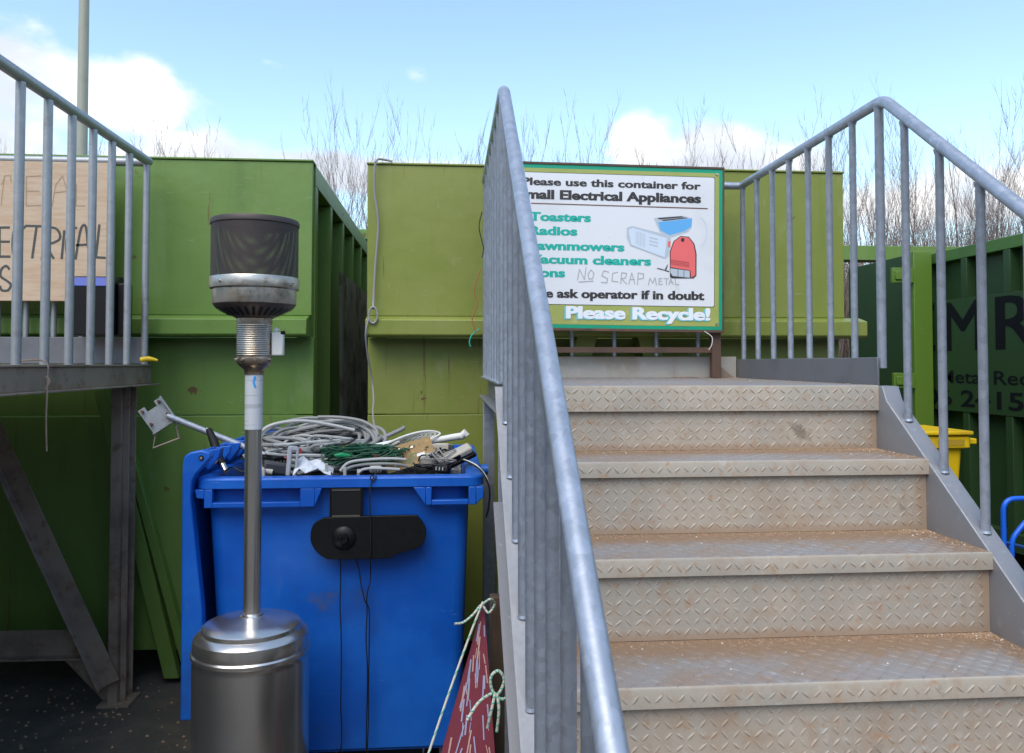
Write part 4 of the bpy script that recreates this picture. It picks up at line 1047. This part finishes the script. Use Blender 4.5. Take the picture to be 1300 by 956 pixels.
# loose kinked leads thrown over everything
def kinky(x0, x1, y0, y1, z0, z1, n, r_, m, label, mix=.8, nm='cable_tangle'):
    t_ = MB(); P_ = []
    for i in range(n):
        q_ = Vector((random.uniform(x0, x1), random.uniform(y0, y1), random.uniform(z0, z1)))
        P_.append(q_ * mix + (P_[-1] if P_ else q_) * (1 - mix))
    t_.tube(spline(P_, 5), r_, 6)
    return tag(t_.build(nm, m), label, 'cable')
kinky(-.80, -.28, 3.10, 3.62, 1.25, 1.345, 46, .0042, black_cab, 'long thin black lead wound in and out of the big grey coil')
kinky(-.74, -.30, 3.05, 3.55, 1.25, 1.36, 34, .0055, grey_cab2, 'pale grey lead crossing loosely over the big grey coil')
kinky(-.22, .06, 3.12, 3.60, 1.24, 1.30, 50, .0040, black_cab, 'black leads heaped under the telephone handset at the right of the bin')
kinky(-.10, .05, 3.02, 3.20, 1.25, 1.33, 26, .0030, MATS['grey_cable'], 'thin grey flex twisted round the telephone handset')
kinky(-.80, -.60, 2.98, 3.25, 1.22, 1.30, 24, .0036, black_cab, 'black flex bunched behind the heater pole at the left of the bin')
for i, (x, y, z, w_, d_, h_, a_, m_, l) in enumerate((
    (-.30, 3.50, 1.285, .10, .07, .05, .4, 'charcoal_plastic', 'charcoal plastic casing half buried behind the grey coil'),
    (-.05, 3.42, 1.275, .13, .09, .06, -.3, 'beige_plastic', 'cream plastic casing at the back right of the bin'),
    (-.66, 3.16, 1.275, .06, .05, .04, .7, 'black_plastic', 'square black transformer plug beside the beige stand'),
    (-.27, 3.02, 1.252, .045, .03, .025, .2, 'beige_plastic', 'small cream plug lying on the front cords'),
    (-.02, 3.00, 1.250, .055, .035, .03, -.5, 'black_plastic', 'black plug lying right of the tangled leads at the bin front'))):
    if m_ == 'charcoal_plastic' and m_ not in MATS: mat('charcoal_plastic', (.06, .06, .065), .5)
    M = Matrix.Translation(Vector((x, y, z))) @ Matrix.Rotation(a_, 4, 'Z') @ Matrix.Rotation(a_ * .5, 4, 'X')
    cs_ = thing('plastic_casing' if i < 2 else 'plug', (x, y, z), l, 'casing' if i < 2 else 'plug')
    MB().box(-w_ / 2, w_ / 2, -d_ / 2, d_ / 2, -h_ / 2, h_ / 2, M).build('shell', MATS[m_], cs_, bevel=.006)
    pn_ = MB()
    for k in range(3): pn_.box(-w_ * .3 + k * w_ * .25, -w_ * .3 + k * w_ * .25 + w_ * .08, -d_ / 2 - .008 * (i > 1) - .001, -d_ / 2 - .0002, -h_ * .2, h_ * .2, M)
    pn_.build('pins' if i > 1 else 'vent', steel_tar if i > 1 else black_rub, cs_)
# circuit board, adapters, phone, tube etc
def obox(w_, d_, h_, loc, rot):
    M = Matrix.Translation(Vector(loc)) @ (Matrix.Rotation(rot[2], 4, 'Z') @ Matrix.Rotation(rot[1], 4, 'Y') @ Matrix.Rotation(rot[0], 4, 'X'))
    return M
pc = thing('circuit_board', (-.145, 3.14, 1.29), 'amber and green printed circuit board tilted among the cables in the bin', 'board')
M = obox(0, 0, 0, (-.145, 3.14, 1.293), (R(62), R(-16), R(6)))
MB().box(-.105, .090, -.050, .050, -.001, .001, M).build('board', pcb_m, pc)
for i in range(16):
    a, b = random.uniform(-.075, .07), random.uniform(-.036, .03); w_ = random.uniform(.004, .012)
    MB().box(a, a + w_, b, b + w_ * .6, .001, random.uniform(.003, .008), M).build('component', random.choice([black_pl, pcb_m, steel_tar]), pc)
MB().box(.02, .052, -.02, -.008, .001, .004, M).build('component', white_pl, pc)
ph = thing('telephone_handset', (.02, 3.16, 1.27), 'grimy cream and black telephone handset on top at the right end of the bin', 'telephone')
M = obox(0, 0, 0, (.022, 3.15, 1.283), (R(20), R(-24), R(12)))
b_ = MB(); b_.box(-.075, .075, -.026, .026, -.012, .016, M); b_.build('handset', beige_pl, ph, bevel=.008)
b_ = MB(); b_.box(-.078, .08, -.030, .030, -.032, -.013, M); b_.build('underside', black_pl, ph, bevel=.006)
b_ = MB(); b_.box(-.025, .02, -.029, -.0262, -.006, .010, M); b_.build('display', black_pl, ph, bevel=.001)
M = obox(0, 0, 0, (-.075, 3.12, 1.272), (R(10), R(-12), R(-20)))
ad_ = thing('power_adapter', (-.075, 3.12, 1.25), 'pale round edged power adapter with black lead left of the handset', 'adapter')
MB().box(-.035, .035, -.026, .026, -.018, .024, M).build('case', beige_pl, ad_, bevel=.010)
ld_ = MB(); ld_.tube(spline([M @ Vector(p) for p in ((-.03, -.03, .01), (-.01, -.036, .03), (.03, -.036, .02), (.045, -.03, -.01), (.02, -.03, -.02), (-.03, -.034, -.016))], 6), .003, 7); ld_.build('lead', black_cab, ad_)
wt = MB(); wt.tube([(-.16, 3.27, 1.315), (.02, 3.27, 1.345), (.055, 3.27, 1.35)], [.010, .014, .014], 16); wt.tube([(.05, 3.27, 1.345), (.068, 3.268, 1.362), (.078, 3.265, 1.35)], [.015, .017, .012], 14)
tag(wt.build('plastic_tube', white_pl), 'white plastic tube with a rounded end lying above the handset', 'tube')
bt = MB()
pts_ = []
for i in range(70):
    tgt = Vector((random.uniform(-.17, .02), random.uniform(2.98, 3.10), random.uniform(1.243, 1.275)))
    pts_.append(tgt * .4 + (pts_[-1] if pts_ else tgt) * .6)
bt.tube(spline(pts_, 3), .003, 6)
tag(bt.build('cable_tangle', black_cab), 'tangle of thin black leads at the bin\'s front right below the circuit board', 'cable')
cord([(.05, 3.10, 1.275), (.09, 3.0, 1.268), (.125, 2.95, 1.245), (.150, 2.93, 1.19), (.148, 2.94, 1.12), (.14, 2.96, 1.08)], .0035, black_cab, 'black lead hanging over the right rim of the blue bin', 'cable', 'cable')
cord([(.06, 3.12, 1.272), (.105, 3.02, 1.262), (.14, 2.97, 1.225), (.155, 2.96, 1.17)], .003, white_cab, 'pale lead hanging over the right rim of the blue bin', 'cable', 'cable')
bl = MB(); M = obox(0, 0, 0, (-.575, 3.02, 1.285), (R(-8), R(4), R(8)))
ol_ = [(-.020, -.055), (-.020, .045), (-.014, .054), (.014, .054), (.020, .045), (.020, -.055), (.011, -.055), (.011, .038), (-.004, .038), (-.004, -.055)]
bl.add([M @ Vector((a, s_, b)) for s_ in (-.015, .015) for a, b in ol_], [tuple(range(10)), tuple(range(19, 9, -1))] + [(i, 10 + i, 10 + (i + 1) % 10, (i + 1) % 10) for i in range(10)])
tag(bl.build('mounting_bracket', mat('pale_grey_plastic', (.45, .46, .48), .4), bevel=.003), 'pale grey upright plastic block standing among the cables behind the bin\'s front rim', 'bracket')
pp = MB()
for i in range(7):
    for j in range(5):
        u_, v_ = i / 6, j / 4
        pp.v.append(Vector((-.565 + .135 * u_, 2.975 + .09 * v_, 1.236 + .045 * v_ * (1 - .8 * u_) + .010 * math.sin(i * 2.1 + j * 1.7) + (.018 if 0 < i < 6 else 0))))
for i in range(6):
    for j in range(4): a = i * 5 + j; pp.face((a, a + 5, a + 6, a + 1))
po = pp.build('paper', paper_m, smooth=False); so_ = po.modifiers.new('thick', 'SOLIDIFY'); so_.thickness = .0015
tag(po, 'crumpled white paper sheet tucked behind the front rim of the bin', 'paper')
for i, (x, z, h_) in enumerate(((-.452, 1.245, .055), (-.385, 1.240, .040), (-.335, 1.238, .030))):
    t_ = MB(); t_.box(x, x + .011, 2.985, 2.993, z - .03, z + h_ * .6)
    tag(t_.build('plastic_strip', beige_pl, bevel=.001), ['longest of three pale strips standing at the front rim of the bin', 'middle one of three pale strips standing at the front rim of the bin', 'shortest of three pale strips standing at the front rim of the bin'][i], 'strip')
# chair-like pale frame pieces by the heater pole
pfm = MB()
pfm.tube(spline([(-.735, 3.0, 1.345), (-.715, 3.0, 1.31), (-.685, 3.0, 1.265), (-.67, 3.0, 1.235)], 5), .0075, 8)
pfm.tube(spline([(-.755, 3.03, 1.31), (-.735, 3.03, 1.28), (-.715, 3.03, 1.25)], 5), .006, 8)
pfm.box(-.73, -.665, 2.97, 3.03, 1.225, 1.262); pfm.tube([(-.70, 2.99, 1.262), (-.64, 2.99, 1.248)], .010, 10)
tag(pfm.build('plastic_stand', beige_pl), 'beige plastic stand with two thin prongs just right of the heater pole', 'stand')
ad2 = MB(); M = obox(0, 0, 0, (-.635, 3.02, 1.262), (R(5), R(12), R(20))); ad2.box(-.045, .045, -.025, .025, -.02, .018, M)
tag(ad2.build('plug_block', MATS['charcoal_plastic'], bevel=.006), 'dark grey plug block lying between the beige stand and the upright block', 'adapter')
# bracket arm
ba = thing('wall_bracket', (-.9, 3.4, 1.33), 'grey metal mounting arm with a bolted end plate sticking out left of the bin', 'bracket')
A0, A1 = Vector((-1.185, 3.50, 1.422)), Vector((-.655, 3.20, 1.262))
MB().tube([A0, A1], .0125, 16).build('arm', galv, ba)
M = Matrix.Translation(Vector((-1.235, 3.51, 1.425))) @ Matrix.Rotation(R(-35), 4, 'Y') @ Matrix.Rotation(R(12), 4, 'Z')
bp_ = MB(); ol_ = [(-.052, -.058), (.052, -.058), (.052, .058), (.022, .058), (.022, .034), (-.022, .034), (-.022, .058), (-.052, .058)]
bp_.add([M @ Vector((a, s_, b)) for s_ in (-.003, .003) for a, b in ol_[:]], [tuple(range(8)), tuple(range(15, 7, -1))] + [(i, 8 + i, 8 + (i + 1) % 8, (i + 1) % 8) for i in range(8)])
bp_.box(-.052, .052, -.03, -.0035, -.064, -.058, M); bp_.box(.053, .058, -.03, .003, -.058, .058, M)
bp_.build('end_plate', galv_old_rail, ba)
cb_ = MB(); cb_.tube([M @ Vector(p) for p in ((-.045, -.01, -.064), (-.085, -.02, -.11), (.02, -.02, -.135), (.045, -.01, -.066))], .005, 8); cb_.build('clamp', galv_old, ba)
for a, b in ((-.038, .045), (.038, .045), (-.038, -.02), (.038, -.02)):
    MB().tube([M @ Vector((a, -.003, b)), M @ Vector((a, -.018, b))], .0065, 6).build('bolt', rust, ba)
bh = thing('grip_handle', (-.89, 3.1, 1.25), 'black rubber grip with a chrome end leaning on the left rim of the bin', 'handle')
MB().tube([(-.935, 3.22, 1.385), (-.905, 3.18, 1.345), (-.868, 3.13, 1.278), (-.855, 3.12, 1.262)], [.012, .0165, .0155, .014], 16).build('grip', black_rub, bh)
MB().tube([(-.8545, 3.119, 1.2615), (-.838, 3.10, 1.238)], .012, 14).build('tip', steel, bh)
MB().tube([(-.945, 3.225, 1.388), (-.935, 3.22, 1.3855)], .006, 10).build('pin', steel, bh)
cord([(-.84, 3.1, 1.24), (-.80, 3.05, 1.26), (-.76, 3.04, 1.245), (-.72, 3.03, 1.26)], .003, black_cab, 'short black lead inside the bin next to the black grip', 'cable', 'cable')

# ------------------------------------------------------------------ cables on the containers
lc = MB(); lc.tube(spline([(-.385, 4.20, 2.70), (-.37, 4.22, 2.722), (-.33, 4.235, 2.722), (-.30, 4.236, 2.716)], 5), .006, 8)
lc.tube(spline([(-.385, 4.20, 2.70), (-.39, 4.215, 2.55), (-.37, 4.22, 2.38), (-.385, 4.225, 2.15), (-.392, 4.21, 1.97), (-.388, 4.165, 1.93)], 6), .0065, 8)
lc.tube(spline([(-.388 + .022 * math.sin(a), 4.155, 1.895 - .042 * math.cos(a)) for a in [k * math.pi / 4 for k in range(8)]], 4, closed=True), .0055, 8, closed=True)
lc.tube(spline([(-.41, 4.155, 1.88), (-.425, 4.15, 1.80), (-.418, 4.20, 1.68), (-.40, 4.25, 1.55), (-.388, 4.2, 1.46), (-.382, 4.1, 1.40), (-.36, 3.95, 1.34), (-.32, 3.8, 1.30)], 6), .005, 8)
tag(lc.build('cable', grey_cab), 'grey cable hanging down the left corner of the olive container with a ring', 'cable')
for i, (pts, m_, l) in enumerate((
    ([(.165, 3.95, 2.40), (.150, 3.95, 2.33), (.16, 3.95, 2.27), (.172, 3.95, 2.22), (.165, 3.95, 2.17)], black_cab, 'black wire caught on the outer bars of the landing railing'),
    ([(.16, 4.02, 2.12), (.128, 4.02, 2.02), (.145, 4.02, 1.95), (.118, 4.02, 1.87), (.14, 4.02, 1.80)], mat('copper_wire', (.35, .13, .05), .5), 'thin copper coloured wire dangling left of the landing railing'),
    ([(.155, 4.03, 1.82), (.118, 4.02, 1.79), (.105, 4.02, 1.755), (.11, 4.02, 1.73)], rope_g, 'short green twine end on the corner of the landing railing'))):
    cord(pts, .003 if i else .0025, m_, l, 'wire' if i < 2 else 'twine', 'wire' if i < 2 else 'twine')

# ------------------------------------------------------------------ maroon board tied to the stairs
mbd = thing('tied_board', (.06, 2.2, 0), 'scribbled maroon board tied with rope to the foot of the stair railing', 'board')
P0, BL, BR = Vector((.108, 2.42, .925)), Vector((-.16, 2.18, .10)), Vector((.165, 2.22, .10))
nrm = (BL - P0).cross(BR - P0).normalized()
if nrm.y > 0: nrm = -nrm
q = MB(); q.add([P0, BR, BL, P0 - nrm * .012, BR - nrm * .012, BL - nrm * .012], [(0, 1, 2), (5, 4, 3), (0, 3, 4, 1), (1, 4, 5, 2), (2, 5, 3, 0)])
q.build('board', maroon, mbd, smooth=False)
MB().box(.128, .172, 2.44, 2.485, .0, .935).build('timber_post', mat('old_timber', (.10, .06, .04), .85, 0, [((.05, .035, .025), 5, .45, .65, .8, (3, 3, .4))], bump=.4), mbd, bevel=.003)
sc1 = MB()
def onb(u_, v_, k=.0015): return P0.lerp(BL, v_).lerp(P0.lerp(BR, v_), u_) + nrm * k
for i in range(90):
    v0 = random.uniform(.04, .9); u0 = random.uniform(.1, .9); sc1.cur = random.choice([0, 0, 1])
    a = onb(u0, v0); b = onb(min(.95, max(.05, u0 + random.uniform(-.08, .12))), v0 + random.uniform(.03, .09)); w_ = Vector((.0018, 0, 0)) * random.uniform(.5, 1.4)
    k_ = nrm * random.uniform(0, .0008)
    sc1.add([a - w_ + k_, b - w_ + k_, b + w_ + k_, a + w_ + k_], [(0, 1, 2, 3)])
sc1.build('scribble', [chalk_b, chalk_o], mbd, smooth=False)
def rope(pts, r_=.0034):
    m_ = MB(); P_ = spline(pts, 8); m_.tube(P_, r_, 7)
    m2 = []
    for i in range(0, len(P_) - 1, 1):
        d = (P_[min(i + 1, len(P_) - 1)] - P_[i]); 
        m2.append((P_[i], d))
    m_.cur = 1
    # green strand spiralling round the cord
    sp2 = []
    for i, (p_, d) in enumerate(m2):
        if d.length < 1e-6: continue
        d = d.normalized(); u_ = d.orthogonal().normalized(); w_ = d.cross(u_)
        for k in range(3):
            t = (i * 3 + k) * .8; f_ = k / 3
            base = p_.lerp(P_[i + 1], f_); sp2.append(base + (u_ * math.cos(t) + w_ * math.sin(t)) * r_ * .8)
    m_.tube(sp2, r_ * .45, 5)
    return m_
r1 = rope([(.104, 2.40, .935), (.06, 2.36, .84), (.0, 2.30, .70), (-.06, 2.24, .55), (-.14, 2.17, .35)]); r1.build('edge_rope', [rope_m, rope_g], mbd)
r2 = rope([(.10, 2.40, .925), (.125, 2.39, .945), (.14, 2.41, .925), (.12, 2.39, .905), (.10, 2.40, .925), (.075, 2.38, .905), (.045, 2.37, .885), (.02, 2.36, .885)]); r2.build('knot', [rope_m, rope_g], mbd)
r3 = rope([(.05, 2.10, .72), (.08, 2.12, .755), (.115, 2.15, .765), (.135, 2.15, .765), (.15, 2.15, .80), (.135, 2.15, .825), (.115, 2.15, .81), (.118, 2.15, .775), (.14, 2.14, .755), (.17, 2.16, .75), (.195, 2.2, .715)], .004); r3.build('bow', [rope_m, rope_g], mbd)
r4 = rope([(.125, 2.14, .77), (.115, 2.13, .73), (.105, 2.14, .68)], .004); r4.build('bow', [rope_m, rope_g], mbd)
r5 = rope([(.13, 2.14, .77), (.135, 2.13, .73), (.13, 2.14, .67)], .004); r5.build('bow', [rope_m, rope_g], mbd)

# ------------------------------------------------------------------ beyond the right railing
yb_ = thing('wheeled_bin', (3.5, 5.75, 0), 'yellow wheeled bin standing beyond the right side of the stairs', 'bin')
q = MB(); loft(q, [(rrect(3.26, 3.66, 5.56, 5.96, .04), .12), (rrect(3.21, 3.72, 5.52, 6.02, .04), 1.03)]); q.box(3.27, 3.65, 5.57, 5.95, .121, .14); q.build('body', yellow_pl, yb_)
q = MB(); loft(q, [(rrect(3.20, 3.735, 5.505, 6.03, .03), 1.031), (rrect(3.17, 3.755, 5.48, 6.05, .03), 1.04), (rrect(3.17, 3.755, 5.48, 6.05, .03), 1.115), (rrect(3.19, 3.735, 5.50, 6.03, .03), 1.13)]); q.build('rim', yellow_pl, yb_, bevel=.003)
q = MB(); q.box(3.17, 3.76, 5.46, 6.06, 1.131, 1.160); q.build('lid', yellow_pl, yb_, bevel=.008)
q = MB(); q.box(3.756, 3.83, 5.53, 5.60, 1.06, 1.10); q.build('handle', yellow_pl, yb_, bevel=.006)
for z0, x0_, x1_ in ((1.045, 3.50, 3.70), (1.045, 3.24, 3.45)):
    q = MB(); q.box(x0_, x1_, 5.476, 5.479, z0 + .01, z0 + .055); q.build('painted_recess', mat('yellow_shadow', (.42, .27, .02), .6) if 'yellow_shadow' not in MATS else MATS['yellow_shadow'], yb_)  # flat darker yellow plates paint the shade of recesses onto the rim
q = MB(); q.box(3.40, 3.44, 5.50, 5.53, .3, 1.02); q.build('front_rib', yellow_pl, yb_, bevel=.006)
for x in (3.24, 3.68): MB().tube([(x - .02, 5.98, .10), (x + .02, 5.98, .10)], .10, 20).build('wheel', black_rub, yb_)
tr = thing('tube_trolley', (2.8, 3.5, 0), 'bright blue tubular trolley frame at the right edge beyond the stringer', 'trolley')
q = MB(); q.tube(path([(2.545, 3.5, .12), (2.545, 3.5, 1.022), (3.05, 3.5, 1.03), (3.05, 3.5, .12)], .06), .0115, 14); q.build('hoop', blue_paint, tr)
q = MB(); q.tube(path([(2.575, 3.49, .76), (2.575, 3.49, .84), (2.66, 3.49, .935), (3.02, 3.49, .94)], .04), .0115, 14); q.build('inner_tube', blue_paint, tr)
q = MB(); q.tube([(2.535, 3.5, .828), (2.75, 3.46, .775), (3.04, 3.46, .77)], .008, 12); q.build('cross_rod', mat('dark_blue_paint', (.01, .05, .2), .4), tr)
q = MB(); q.box(2.53, 3.06, 3.35, 3.80, .11, .14); q.build('platform', blue_paint, tr, bevel=.004)
for x in (2.56, 3.03):
    for y in (3.4, 3.75): MB().tube([(x - .015, y, .055), (x + .015, y, .055)], .055, 18).build('wheel', black_rub, tr)

# ------------------------------------------------------------------ added building behind the viewer, unseen, blocks and reflects low light
brick_m = mat('brown_brick', (.42, .34, .28), .85, 0, [((.30, .22, .18), 3, .45, .65, .7), ((.22, .14, .10), 30, .55, .65, .5, (1, 1, 3))])
dep = thing('added_building', (0, -13, 0), 'added unseen brown brick building behind the viewer that blocks low light', 'building')
MB().box(-26, 26, -17, -12, 0, 4.2).build('wall', brick_m, dep)
MB().box(-26.4, 26.4, -17.4, -11.6, 4.201, 4.7).build('roof', mat('dark_cladding', (.05, .055, .06), .6), dep)
for x in (-18, -9, 9, 18):
    MB().box(x - 1.8, x + 1.8, -12.0 + .002, -11.94, .0, 3.6).build('roller_door', galv_old, dep)
for x in (-13.5, -4.5, 4.5, 13.5):
    w_ = MB().box(x - .9, x + .9, -11.998, -11.95, 1.4, 2.6).build('window', galv_old, dep); MB().box(x - .82, x + .82, -11.949, -11.94, 1.48, 2.52).build('pane', mat('dark_glass', (.02, .025, .03), .1) if 'dark_glass' not in MATS else MATS['dark_glass'], w_)

gm = MB()
for _ in range(700):
    crumb(random.uniform(-3.4, .3), 4.3 - abs(random.gauss(0, .6)), .002, random.uniform(.003, .011))
tag(gm.build('gravel', [dust_m, concrete], smooth=False), 'loose stones scattered on the yard in front of the containers', 'gravel', kind='stuff')
# ------------------------------------------------------------------ lamp column
lp = thing('lamp_column', (-5.33, 12.0, 0), 'tall pale grey green lamp column rising behind the left platform', 'lamp')
MB().lathe([(.10, 0), (.10, 1.2), (.083, 1.21), (.072, 6.0), (.060, 10.0)], (-5.33, 12.0, 0), 28).build('pole', pole_m, lp)
MB().tube(path([(-5.33, 12, 9.9), (-5.33, 12, 10.4), (-5.33, 10.8, 10.6)], .3), .045, 12).build('arm', pole_m, lp)
MB().box(-5.45, -5.21, 10.2, 10.85, 10.55, 10.68).build('lantern', pole_m, lp, bevel=.03)

# ------------------------------------------------------------------ bare trees
def make_tree(seed, h, stems, dens, spread):
    rnd = random.Random(seed)
    tr_ = MB(); tw = MB()
    def grow(mb, p, d, L_, r_, depth):
        n_ = 5 if depth < 2 else 3
        pts = [p.copy()]; dd = d.copy(); rs = [r_]
        for i in range(n_):
            dd = (dd + Vector((rnd.gauss(0, .09), rnd.gauss(0, .09), rnd.gauss(.16, .06)))).normalized()
            pts.append(pts[-1] + dd * L_ / n_); rs.append(r_ * (1 - .8 * (i + 1) / n_))
        (tr_ if depth == 0 else tw).tube(pts, rs, 5 if depth == 0 else 3, caps=False)
        if depth >= 3: return
        cnt = int(dens * (.8, .42, .25)[depth])
        for k in range(cnt):
            t = rnd.uniform(.18 if depth == 0 else .1, .98); i = min(n_ - 1, int(t * n_)); q_ = pts[i].lerp(pts[i + 1], t * n_ - i)
            a = rnd.uniform(0, 2 * math.pi); e = rnd.uniform(.18, .55)
            nd = (dd * math.cos(e) + Vector((math.cos(a), math.sin(a), .25)) * math.sin(e)).normalized()
            grow(mb, q_, nd, L_ * rnd.uniform(.30, .62) * (1.15 - .55 * t), max(.0030, r_ * (1 - .75 * t) * .42), depth + 1)
    for s_ in range(stems):
        a = rnd.uniform(0, 6.28); rr_ = rnd.uniform(0, .35) if stems > 1 else 0
        d = Vector((rnd.gauss(0, spread), rnd.gauss(0, spread), 1)).normalized()
        grow(tr_, Vector((rr_ * math.cos(a), rr_ * math.sin(a), -.05)), d, h * rnd.uniform(.75, 1.05), .008 + h * .0032, 0)
    return tr_, tw
def tree_thing(seed, h, stems, dens, spread, label, group):
    o = thing('bare_tree', (0, 0, 0), label, 'tree', group)
    a, b = make_tree(seed, h, stems, dens, spread)
    a.build('trunk', bark, o); b.build('crown', twig_m, o, smooth=False)
    return o
protos = [tree_thing(11, 5.0, 4, 14, .07, '', None), tree_thing(12, 4.6, 6, 12, .10, '', None), tree_thing(13, 5.8, 3, 15, .05, '', None), tree_thing(14, 4.2, 7, 11, .13, '', None), tree_thing(15, 5.2, 5, 14, .09, '', None), tree_thing(16, 6.2, 2, 14, .05, '', None), tree_thing(17, 4.6, 8, 9, .10, '', None)]
used = [False] * len(protos)
rt = random.Random(5)
def put_tree(x, y, s, label, group):
    i = rt.randrange(len(protos))
    o = protos[i] if not used[i] else copy_tree(protos[i])
    used[i] = True
    o.location = (x, y, 0); o.rotation_euler = (0, 0, rt.uniform(0, 6.28)); o.scale = (s * rt.uniform(.9, 1.15), s * rt.uniform(.9, 1.15), s)
    tag(o, label, 'tree', group)
for (xa, xb, y0_, y1_, cnt, s0, s1, lab, grp) in (
    (-8.5, -3.4, 12.8, 15.5, 50, .70, .92, 'bare leafless tree behind the left platform and the mid green container', 'bare trees behind the left platform'),
    (-3.4, .4, 12.5, 16, 50, .68, .88, 'bare leafless tree behind the gap between the two front containers', 'bare trees behind the gap'),
    (.4, 4.6, 12.5, 15, 44, .70, 1.0, 'bare leafless tree behind the recycling sign and the olive container', 'bare trees behind the sign'),
    (4.0, 12.5, 11.8, 18, 180, .60, .92, 'bare leafless tree in the dense thicket behind the right railing', 'bare trees behind the right railing')):
    for i in range(cnt):
        x = xa + (xb - xa) * (i + rt.uniform(.1, .9)) / cnt
        put_tree(x, rt.uniform(y0_, y1_), rt.uniform(s0, s1), lab, grp)
